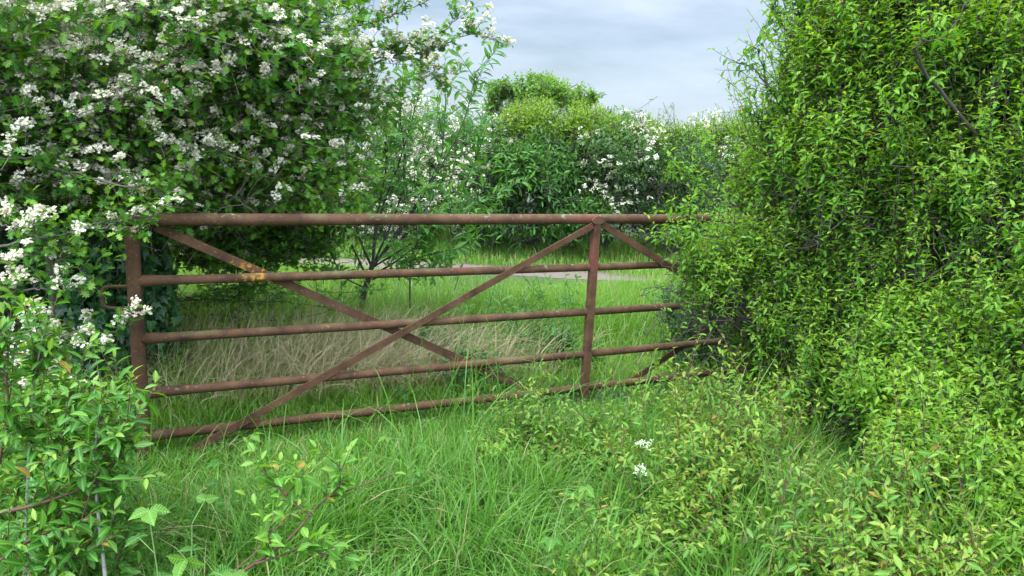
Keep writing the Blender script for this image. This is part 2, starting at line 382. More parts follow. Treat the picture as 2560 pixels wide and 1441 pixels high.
# ------------------------------------------------------------------ ground and track
def sheet(name, v, f, mat, kind='structure'):
    return tag(obj(name, v, f, mat, smooth=False), kind=kind)
m, N_, L_, B_ = mat_base('soil'); g_ = N_.new('ShaderNodeNewGeometry'); n_ = N_.new('ShaderNodeTexNoise'); n_.inputs['Scale'].default_value = 5; n_.inputs['Detail'].default_value = 8
L_.new(g_.outputs['Position'], n_.inputs['Vector']); L_.new(mixc(N_, L_, n_.outputs['Fac'], (.022, .034, .010), (.06, .085, .026)), B_.inputs['Base Color']); B_.inputs['Roughness'].default_value = .95
M['soil'] = m
gx = np.array([(-300, -60, 0), (300, -60, 0), (300, 600, 0), (-300, 600, 0)], float)
sheet('ground', gx, np.array([(0, 1, 2, 3)]), M['soil'])
m, N_, L_, B_ = mat_base('gravel'); g_ = N_.new('ShaderNodeNewGeometry'); n_ = N_.new('ShaderNodeTexNoise'); n_.inputs['Scale'].default_value = 26; n_.inputs['Detail'].default_value = 8
L_.new(g_.outputs['Position'], n_.inputs['Vector'])
n2_ = N_.new('ShaderNodeTexNoise'); n2_.inputs['Scale'].default_value = 1.3; n2_.inputs['Detail'].default_value = 6; L_.new(g_.outputs['Position'], n2_.inputs['Vector'])
c_ = mixc(N_, L_, n_.outputs['Fac'], (.10, .072, .052), (.19, .145, .115))
c_ = mixc(N_, L_, math_(N_, L_, 'MULTIPLY', math_(N_, L_, 'SUBTRACT', n2_.outputs['Fac'], .56), 8, True), c_, (.10, .085, .055))
L_.new(c_, B_.inputs['Base Color']); B_.inputs['Roughness'].default_value = .9
bp = N_.new('ShaderNodeBump'); bp.inputs['Distance'].default_value = .02; L_.new(n_.outputs['Fac'], bp.inputs['Height']); L_.new(bp.outputs[0], B_.inputs['Normal'])
M['gravel'] = m
X = np.linspace(-14, 14, 60)
def track_mid(x): return 10.45 - .055 * x
e = field(np.c_[X, X * 0, X * 0], 2.5, 5) * .08
tv = np.concatenate([np.c_[X, track_mid(X) - .42 + e, 0 * X + .004], np.c_[X, track_mid(X) + .35 - e, 0 * X + .004]])
i = np.arange(59); sheet('track', tv, np.c_[i, i + 1, i + 61, i + 60], M['gravel'])

# ------------------------------------------------------------------ the gate
GA = np.array([-1.845, 3.562]); GY = .455; GU = np.array([math.cos(GY), math.sin(GY), 0]); GN = np.array([math.sin(GY), -math.cos(GY), 0])   # GN points to the camera
ZT = CAMZ - .396
def G(s, z, off=0.0): return np.array([GA[0], GA[1], 0]) + GU * s + UP * z + GN * off
def gs(px, py):                                       # gate-plane coordinates of a pixel
    d = ray(px, py); o = np.array([0, 0, CAMZ]); g0 = np.array([GA[0], GA[1], 0])
    p = o + d * (((g0 - o) @ GN) / (d @ GN)); return (p - g0) @ GU, p[2]
def rust(name):
    m, N, L, B = mat_base(name)
    g = N.new('ShaderNodeTexCoord'); pos = g.outputs['Object']
    def noise(s, d=6, r=.6):
        n = N.new('ShaderNodeTexNoise'); n.inputs['Scale'].default_value = s; n.inputs['Detail'].default_value = d; n.inputs['Roughness'].default_value = r; L.new(pos, n.inputs['Vector']); return n.outputs['Fac']
    c = mixc(N, L, math_(N, L, 'MULTIPLY', math_(N, L, 'SUBTRACT', noise(9), .3), 2.5, True), (.042, .021, .012), (.11, .057, .030))
    c = mixc(N, L, math_(N, L, 'MULTIPLY', math_(N, L, 'SUBTRACT', noise(2.3), .58), 8, True), c, (.13, .042, .03))     # old red paint
    f = noise(75, 3)
    c = mixc(N, L, math_(N, L, 'MULTIPLY', math_(N, L, 'SUBTRACT', f, .62), 9, True), c, (.20, .12, .08))
    # grey-white crust and green film grow on the upper side
    ge = N.new('ShaderNodeNewGeometry'); s = N.new('ShaderNodeSeparateXYZ'); L.new(ge.outputs['Normal'], s.inputs[0])
    upm = math_(N, L, 'MULTIPLY', math_(N, L, 'ADD', s.outputs['Z'], .1), 1.2, True)
    film = math_(N, L, 'MULTIPLY', math_(N, L, 'MULTIPLY', math_(N, L, 'SUBTRACT', noise(4), .48), 5, True), upm)
    c = mixc(N, L, math_(N, L, 'MULTIPLY', film, .55), c, (.13, .12, .055))
    li = math_(N, L, 'MULTIPLY', math_(N, L, 'MULTIPLY', math_(N, L, 'SUBTRACT', noise(30, 6), .60), 12, True), upm)
    li = math_(N, L, 'MULTIPLY', li, math_(N, L, 'MULTIPLY', math_(N, L, 'SUBTRACT', noise(1.7), .44), 8, True))
    c = mixc(N, L, math_(N, L, 'MULTIPLY', li, .8), c, (.27, .24, .18))
    # orange lichen: a big patch where the second rail meets the long brace, and scattered spots
    sp, zp = gs(632, 690); q = G(sp, zp) - G(0, 0)
    vs = N.new('ShaderNodeVectorMath'); vs.operation = 'DISTANCE'; L.new(pos, vs.inputs[0]); vs.inputs[1].default_value = tuple(q)
    near = math_(N, L, 'SUBTRACT', 1, math_(N, L, 'MULTIPLY', vs.outputs['Value'], 4.2), True)
    yl = math_(N, L, 'MULTIPLY', math_(N, L, 'SUBTRACT', math_(N, L, 'ADD', noise(38, 5), math_(N, L, 'MULTIPLY', near, .27)), .72), 7, True)
    lc2 = mixc(N, L, noise(110, 2), (.20, .085, .008), (.52, .28, .02))
    c = mixc(N, L, yl, c, lc2)
    L.new(c, B.inputs['Base Color']); B.inputs['Roughness'].default_value = .85; B.inputs['Specular IOR Level'].default_value = .18
    bp = N.new('ShaderNodeBump'); bp.inputs['Strength'].default_value = .7; bp.inputs['Distance'].default_value = .003
    L.new(math_(N, L, 'ADD', f, math_(N, L, 'MULTIPLY', yl, .25)), bp.inputs['Height']); L.new(bp.outputs[0], B.inputs['Normal'])
    return m
M['rust'] = rust('rusty_steel')
gate = empty('field_gate', tuple(G(0, 0)), 'rusty brown tubular steel field gate with crossed braces and patches of orange lichen', 'gate')
END = 4.55
def rod(a, b, r, k=40, sides=16, sag=0.0, ends=None):
    t = np.linspace(0, 1, k)[:, None]; P = a * (1 - t) + b * t - UP * sag * 4 * (t - t * t)
    R = np.full(k, r) if ends is None else ends(t[:, 0])
    A = Acc(); A.tube(P, R, sides)
    for q in (0, k - 1):
        ring = np.arange(sides) + q * sides; ring = ring[::-1] if q == 0 else ring
        A.f.append(ring[None].astype(int))
    return A
rod(G(-.045, ZT), G(END, ZT + .01), .0315).build('top_rail', M['rust'], gate)
for k, dz in enumerate((.299, .591, .872, 1.10)):
    fl = lambda t: .024 + .008 * np.exp(-(t / .022) ** 2)
    rod(G(.02, ZT - dz), G(END, ZT - dz + .004), .024, sag=.006, ends=fl).build('rail', M['rust'], gate)
rod(G(0, ZT - .028), G(.012, .01), .0345, 20).build('end_post', M['rust'], gate)
rod(G(END, ZT + .1), G(END, 0), .04, 16).build('end_post', M['rust'], gate)
def flat_bar(p, q, wid, th, off, flange=.0, fside=1):
    """flat steel strip between gate points, optionally with the second leg of an angle iron"""
    a = G(p[0], p[1], off); b = G(q[0], q[1], off); d = unit(b - a); s = np.cross(GN, d)
    A = Acc()
    def box(o, w1, w2, n1, n2):
        v = []
        for e in (a, b):
            for (x, y) in ((w1, n1), (w2, n1), (w2, n2), (w1, n2)): v.append(e + s * x + GN * y)
        A.add(np.array(v), [(0, 1, 2, 3), (7, 6, 5, 4), (0, 4, 5, 1), (1, 5, 6, 2), (2, 6, 7, 3), (3, 7, 4, 0)])
    box(0, -wid / 2, wid / 2, 0, th)
    if flange: 
        x = fside * wid / 2
        box(0, min(x, x - fside * th), max(x, x - fside * th), -flange, -.0005)
    return A
def bar(name, p, q, **k):
    o = flat_bar(p, q, **k).build(name, M['rust'], gate, smooth=False)
    bv = o.modifiers.new('bevel', 'BEVEL'); bv.width = .0025; bv.segments = 2
    return o
F_, Bk = .0255, -.0335
bar('brace', gs(388, 568), gs(1345, 985), wid=.046, th=.008, off=Bk)
bar('brace', gs(1478, 562), gs(470, 1128), wid=.042, th=.008, off=F_)
bar('brace', gs(1500, 560), gs(2130, 960), wid=.044, th=.008, off=F_ + .0005)
bar('brace', gs(1965, 700), gs(1560, 972), wid=.042, th=.008, off=Bk)
sm = gs(1487, 560)[0]
bar('upright', (sm, ZT - .005), (sm - .012, .05), wid=.042, th=.007, off=.036, flange=.045, fside=-1)
# apex plate where the braces meet the top rail
px_ = Acc(); c0 = G(sm - .002, ZT + .002, .034)
an = np.linspace(0, 2 * np.pi, 13)[:-1]
pv = np.concatenate([[c0 + GU * .05 * np.cos(a) * (1 if np.sin(a) < .2 else .75) + UP * .026 * np.sin(a) + GN * h for a in an] for h in (0, .014)])
px_.add(pv, [(i, (i + 1) % 12, 12 + (i + 1) % 12, 12 + i) for i in range(12)]); px_.f.append(np.arange(12, 24)[None])
px_.build('gusset', M['rust'], gate, smooth=False)
hp = [gs(318, 716), gs(275, 717), gs(258, 722), gs(254, 742), gs(259, 763), gs(276, 770), gs(322, 772)]
hl = smooth_line([G(s, z) for s, z in hp], 30); A = Acc(); A.tube(hl, .0085, 10); A.build('handle', M['rust'], gate)

# ------------------------------------------------------------------ plants
def plant(name, label, cat, base, seed, blobs, n, T, size, per, leafmat, barkmat, group=None, tw={}, lf={}, trunk_r=.03, nsec=60, dmax=.5, twr=(.0022, .0008), rs=(.01, .004), extra=None, bloom=None, sticks=True, limb=.5, arch=.0, shoots=None):
    rng = np.random.default_rng(seed)
    root = empty(name, tuple(base), label, cat, group)
    P = twigs_in(rng, blobs, n, **tw)
    LV = Leaves(); leaf_on(rng, LV, P, T, per, size, seed=seed, **lf)
    wood = Acc(); trunk = Acc(); FL = Leaves() if bloom else None
    skeleton(rng, base, blobs, P, trunk_r, nsec, dmax, 0, wood, trunk=trunk, rs=rs, limb=limb, arch=arch)
    if sticks: twig_tubes(wood, P, *twr)
    if shoots:                                        # long leafy shoots that break the outline
        ns, sl_, sp_ = shoots
        Q = twigs_in(rng, blobs, ns, Ln=sl_, shell=.92, out=.75, up=1.3, jit=.35, front=.12, K=7)
        Q = Q + (Q[:, -1:] - Q[:, :1]) * .55; D0 = (Q[:, -1] - Q[:, 0])[:, None]
        Q = Q + UP * np.linalg.norm(D0, axis=2, keepdims=True) * .12 * np.linspace(-1, 1, 7)[None, :, None] ** 2 * rng.uniform(-1, 1, (len(Q), 1, 1))
        twig_tubes(wood, Q, .003, .0008); leaf_on(rng, LV, Q, T, sp_, size, seed=seed, **dict(lf, tipshrink=.6))
        Q2, tg2 = along(Q, rng.uniform(.2, .8, (len(Q), 2))); q2 = Q2.reshape(-1, 3); d2 = unit(.6 * tg2.reshape(-1, 3) + .6 * rng.normal(size=q2.shape) + .4 * UP)
        Q3 = q2[:, None] + d2[:, None] * rng.uniform(.08, .2, (len(q2), 1, 1)) * np.linspace(0, 1, 5)[None, :, None]
        twig_tubes(wood, Q3, .0018, .0008); leaf_on(rng, LV, Q3, T, 7, size, seed=seed, **lf)
    if extra: extra(rng, LV, wood, FL)
    if bloom:
        bloom(rng, FL, P)
        FL.build('blossom', bloom.mat if hasattr(bloom, 'mat') else M['petal'], root)
    LV.build('foliage', leafmat, root)
    trunk.build('trunk', barkmat, root)
    wood.build('branches', barkmat, root)
    return root
def bloom_rows(frac, rows=(2, 6), per=14, rad=.028, fl=.0072, gap=None, fade=.25, lift=.02, T=T_FLOWER, seed=9, pink=None):
    """rows of blossom clusters along the upper side of some twigs"""
    def f(rng, FL, P):
        tip = P[:, -1]; s = rng.random(len(P)) < frac
        if gap: s &= field(tip, gap[0], seed) > gap[1]
        Q = P[s]
        if not len(Q): return
        m = rows[1]; t = np.linspace(.25, 1, m)[None] + rng.uniform(-.08, .08, (len(Q), m))
        p, tg = along(Q, t); k = rng.random((len(Q), m)) < rng.uniform(rows[0] / m, 1, (len(Q), 1))
        c = (p + UP * lift + rng.normal(0, .012, p.shape))[k]
        nr = UP * 1.0 + .45 * rng.normal(size=c.shape) + np.array([0, -.55, 0])
        fd = np.clip(rng.random(len(c)) ** 3 * fade * 1.6 + np.repeat(rng.random(len(Q)) ** 5 * fade * 2, k.sum(1)), 0, .9)
        if pink: fd = np.clip(fd + pink(c), 0, 1)
        corymbs(rng, FL, c, nr, per, rad, fl, fd, T)
    return f
def spray(rng, LV, wood, FL, pts, r0, r1, T, size, ntw, Ln, per, lf={}, upb=.5, bl=None, k=24, start=.15, twr=(.002, .0008), side=1.0):
    """a branch drawn through points, with twigs and leaves along it"""
    l = smooth_line(pts, k); l = l + rng.normal(0, .006, l.shape); wood.tube(l, np.linspace(r0, r1, k), 6)
    t = rng.uniform(start, 1, (1, ntw)); p, tg = along(l[None], t); p, tg = p[0], tg[0]
    d = unit(.55 * tg + side * .6 * rng.normal(size=p.shape) + upb * UP); Lg = rng.uniform(*Ln, ntw)[:, None, None]; u = np.linspace(0, 1, 5)[None, :, None]
    P = p[:, None] + d[:, None] * Lg * u + UP * .12 * Lg * (u * u - u)
    twig_tubes(wood, P, *twr); leaf_on(rng, LV, P, T, per, size, **lf)
    if bl and FL is not None: bl(rng, FL, P)
    return P
def A_(*pts): return [at(*p) for p in pts]

# ---- the hawthorn in bloom over the gate's left end
haw_lf = dict(tone=.45, spread=.25, young=(.65, .7), ang=(40, 80), upright=.75, width=(.8, 1.1), clump=2.2, tipshrink=.2)
HB = [blob(60, 90, 4.0, 330, 210, .9), blob(420, 100, 4.2, 330, 200, .9), blob(700, 100, 4.5, 230, 180, .8), blob(60, 340, 3.9, 260, 170, .7, .8),
      blob(380, 330, 4.3, 300, 190, .8), blob(640, 310, 4.6, 230, 170, .7), blob(840, 230, 4.8, 130, 130, .5, .45), blob(500, 480, 4.6, 170, 80, .35, .5),
      blob(-350, 250, 4.0, 350, 420, .9, .5), blob(180, -60, 4.6, 420, 160, .9, .8), blob(620, -60, 4.8, 300, 130, .8, .7), blob(150, 60, 5.4, 420, 230, .6, 1.0)]
haw_base = at(150, 1010, 4.7); haw_base[2] = 0
hb = bloom_rows(.18, (3, 7), 19, .026, .0088, (2.6, -.15), .08, .05)
def haw_extra(rng, LV, wood, FL):
    # flowering sprays over the sunny face of the crown
    P = twigs_in(rng, HB[:8], 950, Ln=(.22, .5), shell=.9, out=.45, up=.3, jit=.5, flat=.5, front=.02)
    twig_tubes(wood, P, .0022, .0009); leaf_on(rng, LV, P, T_HAW, 10, (.038, .066), **haw_lf)
    bloom_rows(.8, (3, 7), 20, .025, .0085, (2.2, -.35), .14, .045)(rng, FL, P)
    sp = lambda pts, r0, r1, n, **k: spray(rng, LV, wood, FL, A_(*pts), r0, r1, T_HAW, (.032, .055), n, (.08, .22), 7, lf=haw_lf, bl=bloom_rows(k.pop('b', .5), (1, 4), 18, .024, .0082, None, k.pop('fd', .3), .022), **k)
    # long arching branches, layered over one another
    for k in range(30):
        x0, y0 = rng.uniform(-120, 560), rng.uniform(120, 480); dx, dy = rng.uniform(240, 460), rng.uniform(-130, 60); Y0 = rng.uniform(3.5, 3.9) + max(0, x0) * .0012
        sp([(x0, y0, Y0), (x0 + dx * .35, y0 + dy * .2 - 8, Y0), (x0 + dx * .7, y0 + dy * .6, Y0 + .1), (x0 + dx, y0 + dy, Y0 + .15)], rng.uniform(.006, .011), .002, 13, b=.3, start=.25)
    for k in range(34):                               # sprays along the lit lower edge of the crown
        x0, y0, Y0 = rng.uniform(380, 760), rng.uniform(400, 535), rng.uniform(4.2, 4.7); dx, dy = rng.uniform(120, 260), rng.uniform(-70, 10)
        sp([(x0, y0, Y0), (x0 + dx * .5, y0 + dy * .3, Y0), (x0 + dx, y0 + dy, Y0)], .005, .0015, 16, b=.22)
    # branch tips against the sky
    sp([(560, 250, 4.5), (760, 150, 4.6), (930, 143, 4.7), (1060, 155, 4.8), (1110, 205, 4.8)], .017, .004, 26, b=.35)
    sp([(700, 330, 4.6), (880, 190, 4.7), (1000, 130, 4.8), (1110, 75, 4.9), (1165, 15, 4.9)], .011, .002, 26, b=.1)
    sp([(960, 150, 4.8), (1060, 130, 4.8), (1120, 105, 4.85), (1180, 85, 4.85), (1232, 100, 4.85)], .006, .0015, 24, b=.6, fd=.45)
    sp([(960, 150, 4.8), (1000, 110, 4.8), (1030, 110, 4.8), (1075, 150, 4.8)], .005, .002, 16, b=.7, fd=.6)
    sp([(760, 160, 4.6), (860, 80, 4.6), (980, 40, 4.7), (1070, 5, 4.7)], .009, .002, 26, b=.3)
    sp([(700, 100, 4.5), (800, 30, 4.5), (900, -10, 4.6), (960, -60, 4.6)], .009, .003, 22, b=.4)
    sp([(1040, 160, 4.8), (1080, 190, 4.8), (1105, 215, 4.75)], .004, .0015, 9, b=.7, fd=.5)
    sp([(820, 300, 4.8), (920, 240, 4.9), (1000, 230, 4.9)], .006, .002, 14, b=.3)
    # long lichened branches across the crown
    sp([(-60, 290, 3.7), (100, 272, 3.7), (210, 235, 3.7), (270, 205, 3.7), (350, 130, 3.75)], .014, .005, 14, b=.2, start=.5)
    sp([(180, 265, 3.9), (300, 300, 3.95), (420, 245, 4.0), (560, 210, 4.1)], .012, .004, 16, b=.2, start=.3)
    sp([(-40, 370, 3.5), (120, 415, 3.5), (260, 455, 3.5), (380, 480, 3.55), (455, 490, 3.6)], .009, .003, 20, b=.2, start=.2)
    sp([(100, 330, 4.1), (260, 385, 4.1), (420, 440, 4.15), (560, 500, 4.2)], .009, .003, 18, b=.25, start=.3)
    sp([(420, 470, 4.5), (560, 440, 4.6), (720, 420, 4.7), (840, 400, 4.8)], .009, .003, 24, b=.25)
    sp([(640, 420, 4.6), (720, 330, 4.7), (790, 260, 4.8), (900, 170, 4.9)], .013, .005, 14, b=.2, start=.5)
    sp([(400, 510, 4.3), (560, 520, 4.5), (700, 470, 4.6), (790, 440, 4.7)], .008, .003, 22, b=.5, fd=.5)
    # low sprays in front of the post
    sp([(-60, 620, 3.3), (90, 600, 3.3), (200, 580, 3.35), (300, 555, 3.4), (345, 535, 3.4)], .008, .002, 26, b=.15)
    sp([(150, 590, 3.35), (230, 560, 3.38), (310, 553, 3.4), (385, 548, 3.42)], .004, .0015, 9, b=.55, fd=.1)
    sp([(-80, 560, 3.1), (-20, 560, 3.1), (40, 575, 3.1), (100, 590, 3.1)], .006, .002, 10, b=.9, fd=.5)
    sp([(-60, 690, 3.3), (60, 640, 3.3), (160, 655, 3.3), (240, 700, 3.35)], .006, .002, 26, b=.1)
    sp([(-60, 760, 3.2), (40, 730, 3.2), (110, 725, 3.2), (165, 735, 3.25)], .007, .002, 18, b=.6, fd=.25)
    sp([(-60, 850, 3.1), (20, 850, 3.1), (70, 840, 3.1), (110, 850, 3.1)], .006, .002, 14, b=.7, fd=.2)
    sp([(60, 880, 3.3), (150, 860, 3.3), (230, 840, 3.3), (310, 822, 3.3)], .006, .002, 14, b=.8, fd=.2)
    sp([(0, 960, 3.0), (60, 920, 3.0), (110, 930, 3.0), (135, 960, 3.0)], .005, .002, 10, b=.8, fd=.2)
plant('hawthorn_tree', 'large hawthorn tree in white blossom hanging over the left end of the rusty gate', 'tree', haw_base, 11, HB, 3700, T_HAW, (.034, .062), 11, M['haw'], M['hawbark'],
      tw=dict(Ln=(.2, .5), flat=.5, up=.25, out=.5, jit=.5, shell=.25, gap=(3.0, -.45, 21), front=.6), lf=haw_lf, trunk_r=.05, arch=.5, limb=.4, nsec=90, dmax=.4, twr=(.0018, .0008), rs=(.008, .003), extra=haw_extra, bloom=hb)

# ---- ivy-clad mound behind the gate's left end
def ivy():
    rng = np.random.default_rng(5)
    base = at(290, 1000, 4.55); base[2] = 0
    root = empty('ivy', tuple(base), 'dark glossy ivy smothering a stump behind the left gate post', 'ivy')
    LV = Leaves(); st = Acc(); core = Acc()
    cols = [(base + np.array([.05, .05, 0]), .30, 1.55, 2600), (base + np.array([-.75, .25, 0]), .42, 1.9, 1900), (base + np.array([-1.6, .1, 0]), .45, 1.6, 1200)]
    for c, r, h, n in cols:
        core.tube(np.array([c, c + UP * h * .5, c + UP * h * .95 + np.array([.05, 0, 0])]), [r * .55, r * .5, r * .3], 10)
        z = rng.random(n) * h; th = rng.uniform(np.pi * .95, np.pi * 2.05, n); rr = r * (1 + .25 * field(np.c_[z, th, th], 3, 8)) * np.where(z > h * .8, (h * 1.15 - z) / (h * .35), 1) + rng.uniform(-.1, .05, n)
        d = np.c_[np.cos(th), np.sin(th), 0 * th]
        p = c + d * rr[:, None] + UP * z[:, None]
        ax = unit(-UP * .8 + .5 * rng.normal(size=p.shape) + .35 * d); nr = unit(d + .5 * UP + .4 * rng.normal(size=p.shape))
        nr = unit(nr - (nr * ax).sum(1, keepdims=True) * ax)
        tn = np.clip(.4 + .3 * rng.normal(size=n), 0, 1); tn = np.where(rng.random(n) < .006, 1.5, tn)
        LV.add(T_IVY, p, ax, nr, rng.uniform(.04, .085, n), tn, (rng.random(n) < .12) * rng.random(n))
        for k in range(14):
            t0 = rng.uniform(np.pi, 2 * np.pi); zz = np.linspace(0, h * rng.uniform(.6, 1), 12); tt = t0 + np.cumsum(rng.normal(0, .12, 12))
            st.tube(c + np.c_[np.cos(tt) * r * .9, np.sin(tt) * r * .9, zz], np.linspace(.007, .003, 12), 5)
    core.build('stump', M['oakbark'], root); st.build('stems', M['hawbark'], root); LV.build('leaves', M['ivy'], root)
ivy()

# ---- dense hawthorn hedge behind the ivy
dh = at(-150, 900, 6.3); dh[2] = 0
far_lf = dict(tone=.45, spread=.25, young=(.7, .5), ang=(40, 80), upright=.65, clump=1.6)
plant('hawthorn_bush', 'dense dark hawthorn bush behind the ivy at the left edge', 'bush', dh, 12,
      [blob(-300, 560, 5.8, 420, 420, 1.0), blob(120, 420, 5.9, 300, 300, .9), blob(120, 760, 5.7, 260, 260, .8), blob(-200, 200, 6, 400, 300, 1.0), blob(330, 300, 6.2, 260, 230, .8)], 2300, T_SMALL, (.04, .065), 9, M['black'], M['sapbark'],
      tw=dict(Ln=(.2, .45), shell=.35, front=.5), lf=far_lf, trunk_r=.05, nsec=70, twr=(.003, .001))

# ---- twiggy hawthorn just beyond the gate, thin dark branches
tb = at(600, 800, 6.0); tb[2] = 0
tw_lf = dict(tone=.4, spread=.28, young=(.75, .35), ang=(35, 80), upright=.7, clump=2.5, tipshrink=.1)
def twig_extra(rng, LV, wood, FL):
    for k in range(42):
        y0 = rng.uniform(430, 860); x0 = rng.uniform(380, 560); x1 = x0 + rng.uniform(150, 420); Y = rng.uniform(5.2, 6.2)
        spray(rng, LV, wood, FL, A_((x0, y0, Y), ((x0 + x1) / 2, y0 - rng.uniform(-25, 25), Y), (x1, y0 - rng.uniform(-20, 70), Y + .1)), .0055, .0016, T_HAW, (.026, .046), 18, (.06, .24), 7, lf=tw_lf, upb=.2,
              bl=bloom_rows(.10, (1, 3), 11, .024, .0075, None, .15), twr=(.0022, .001))
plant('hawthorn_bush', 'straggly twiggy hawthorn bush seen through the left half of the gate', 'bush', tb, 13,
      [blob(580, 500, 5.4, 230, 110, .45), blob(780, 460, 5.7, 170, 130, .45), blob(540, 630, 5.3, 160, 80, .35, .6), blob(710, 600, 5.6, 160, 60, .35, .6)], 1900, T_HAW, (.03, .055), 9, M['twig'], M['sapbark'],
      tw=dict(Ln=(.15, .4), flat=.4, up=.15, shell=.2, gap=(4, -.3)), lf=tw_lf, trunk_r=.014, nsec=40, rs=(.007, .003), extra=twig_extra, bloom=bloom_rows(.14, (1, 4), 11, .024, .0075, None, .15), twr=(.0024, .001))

# ---- sapling with upright shoots beyond the gate
def sapling():
    rng = np.random.default_rng(31); base = at(905, 790, 6.0); base[2] = 0
    root = empty('sapling', tuple(base), 'multi-stemmed sapling with upright dark shoots and narrow leaves behind the middle of the gate', 'sapling')
    wood = Acc(); LV = Leaves(); tr = Acc()
    Y = 6.0
    tr.tube(smooth_line([base, at(905, 760, Y), at(920, 700, Y), at(935, 650, Y)], 12), np.linspace(.03, .02, 12), 8)
    fork = (930, 670, Y)
    def st(pts, r0=.011, r1=.003, nt=11, per=14, big=1.0):
        l = smooth_line(A_(*pts), 30); wood.tube(l, np.linspace(r0, r1, 30), 6)
        leaf_on(rng, LV, l[None, 8:], T_NARROW, per * 3, (.07, .125), .05, ang=(40, 70), tone=.45, young=(.85, .6), droop=.05, seed=3)
        t = rng.uniform(.3, 1, (1, nt)); p, tg = along(l[None], t); p, tg = p[0], tg[0]
        d = unit(.7 * tg + .65 * rng.normal(size=p.shape) + .35 * UP); Lg = rng.uniform(.15, .42, nt)[:, None, None]; u = np.linspace(0, 1, 5)[None, :, None]
        P = p[:, None] + d[:, None] * Lg * u; twig_tubes(wood, P, .0035, .0012)
        leaf_on(rng, LV, P, T_NARROW, 13, (.07, .125), .15, ang=(35, 70), tone=.45, young=(.8, .5), droop=.05, seed=3)
    st([fork, (940, 560, Y), (965, 420, Y), (960, 330, Y - .1), (955, 205, Y - .1)])
    st([fork, (985, 590, Y), (1060, 480, Y), (1100, 400, Y), (1110, 330, Y + .1), (1115, 215, Y + .1)])
    st([fork, (1000, 580, Y), (1100, 420, Y - .1), (1160, 300, Y - .1), (1190, 180, Y - .1)])
    st([fork, (900, 600, Y), (870, 520, Y), (850, 400, Y), (860, 260, Y)])
    st([fork, (950, 540, Y + .2), (1000, 400, Y + .2), (1030, 300, Y + .2), (1050, 220, Y + .2)])
    st([fork, (890, 560, Y + .2), (905, 430, Y + .2), (900, 300, Y + .2), (880, 240, Y + .2)])
    st([fork, (1000, 500, Y + .1), (1010, 380, Y + .1), (1000, 290, Y), (1005, 230, Y)])
    st([(915, 690, Y), (870, 590, Y - .2), (830, 480, Y - .2), (800, 400, Y - .2), (790, 330, Y - .2)], .009)
    st([fork, (1040, 600, Y - .1), (1120, 530, Y - .1), (1170, 450, Y - .1), (1210, 340, Y - .1)], .009)
    st([(930, 690, Y), (1010, 640, Y - .2), (1100, 560, Y - .2), (1170, 520, Y - .2), (1245, 480, Y - .2)], .009)
    st([(910, 720, Y), (850, 680, Y - .2), (800, 560, Y - .2), (760, 480, Y - .2)], .007)
    st([(1025, 770, Y - .3), (1025, 700, Y - .3), (1030, 640, Y - .3), (1060, 560, Y - .3)], .008, nt=8)
    st([(930, 700, Y), (980, 680, Y - .2), (1060, 640, Y - .2), (1130, 640, Y - .2)], .006, nt=7)
    P = twigs_in(rng, [blob(980, 470, 6, 190, 180, .5), blob(1120, 600, 5.9, 130, 90, .4), blob(850, 560, 5.9, 110, 110, .4), blob(1180, 700, 5.7, 110, 60, .3, .7), blob(1010, 650, 5.9, 160, 60, .4)], 45, Ln=(.2, .5), shell=.1, up=1.0, out=.4)
    twig_tubes(wood, P, .003, .001); leaf_on(rng, LV, P, T_NARROW, 11, (.06, .115), .15, ang=(35, 70), tone=.45, young=(.8, .5), droop=.05, seed=3)
    tr.build('trunk', M['sapbark'], root); wood.build('branches', M['sapbark'], root); LV.build('foliage', M['sap'], root)
sapling()

# ---- the hedge beyond the track
def hedge(label, seed, blobs, n, mat, T=T_SMALL, size=(.05, .08), per=9, bl=None, cat='bush', name='hedge_bush', bark='sapbark', tw={}, lf={}, group=None, trunk_r=.05, nsec=50):
    c = np.mean([b[0] for b in blobs], 0); base = np.array([c[0], c[1], 0.0])
    t = dict(Ln=(.3, .7), shell=.4, front=.3, up=.4, gap=(3.2, -.45, seed)); t.update(tw)
    l = dict(tone=.45, spread=.25, young=(.65, .6), ang=(35, 80), upright=.6, clump=1.4); l.update(lf)
    return plant(name, label, cat, base, seed, blobs, n, T, size, per, M[mat], M[bark], tw=t, lf=l, trunk_r=trunk_r, nsec=nsec, dmax=.8, twr=(.003, .0012), rs=(.014, .005), bloom=bl, group=group)
farb = lambda fr, gap=None, sd=9, rows=(2, 6): bloom_rows(fr, rows, 15, .045, .011, gap, .18, .05, T_FAR, seed=sd)
hedge('hawthorn white with blossom behind the upright sapling', 41, [blob(900, 400, 12.6, 190, 190, 1.2), blob(1060, 400, 12.6, 150, 170, 1.2), blob(960, 520, 12.2, 200, 90, .8)], 1700, 'farhaw', bl=farb(.85, (4.5, -.35)), name='hawthorn_bush')
hedge('hawthorn frothing with white blossom left of the dark elder', 42, [blob(1190, 380, 12.4, 130, 120, 1.2), blob(1260, 330, 12.6, 90, 70, .9), blob(1180, 500, 12.1, 130, 90, .9)], 1500, 'farhaw', bl=farb(.8, (4.5, -.3), 11, rows=(2, 6)), name='hawthorn_bush')
hedge('dark green elder bush below the yellow-green maple in the hedge', 43, [blob(1360, 440, 11.8, 140, 120, .9), blob(1290, 400, 12, 100, 70, .8), blob(1420, 520, 11.7, 120, 60, .8), blob(1280, 540, 11.8, 120, 50, .7)], 1300, 'elder', T=T_NARROW, size=(.09, .14), per=10, name='elder_bush', lf=dict(droop=.35, tone=.4))
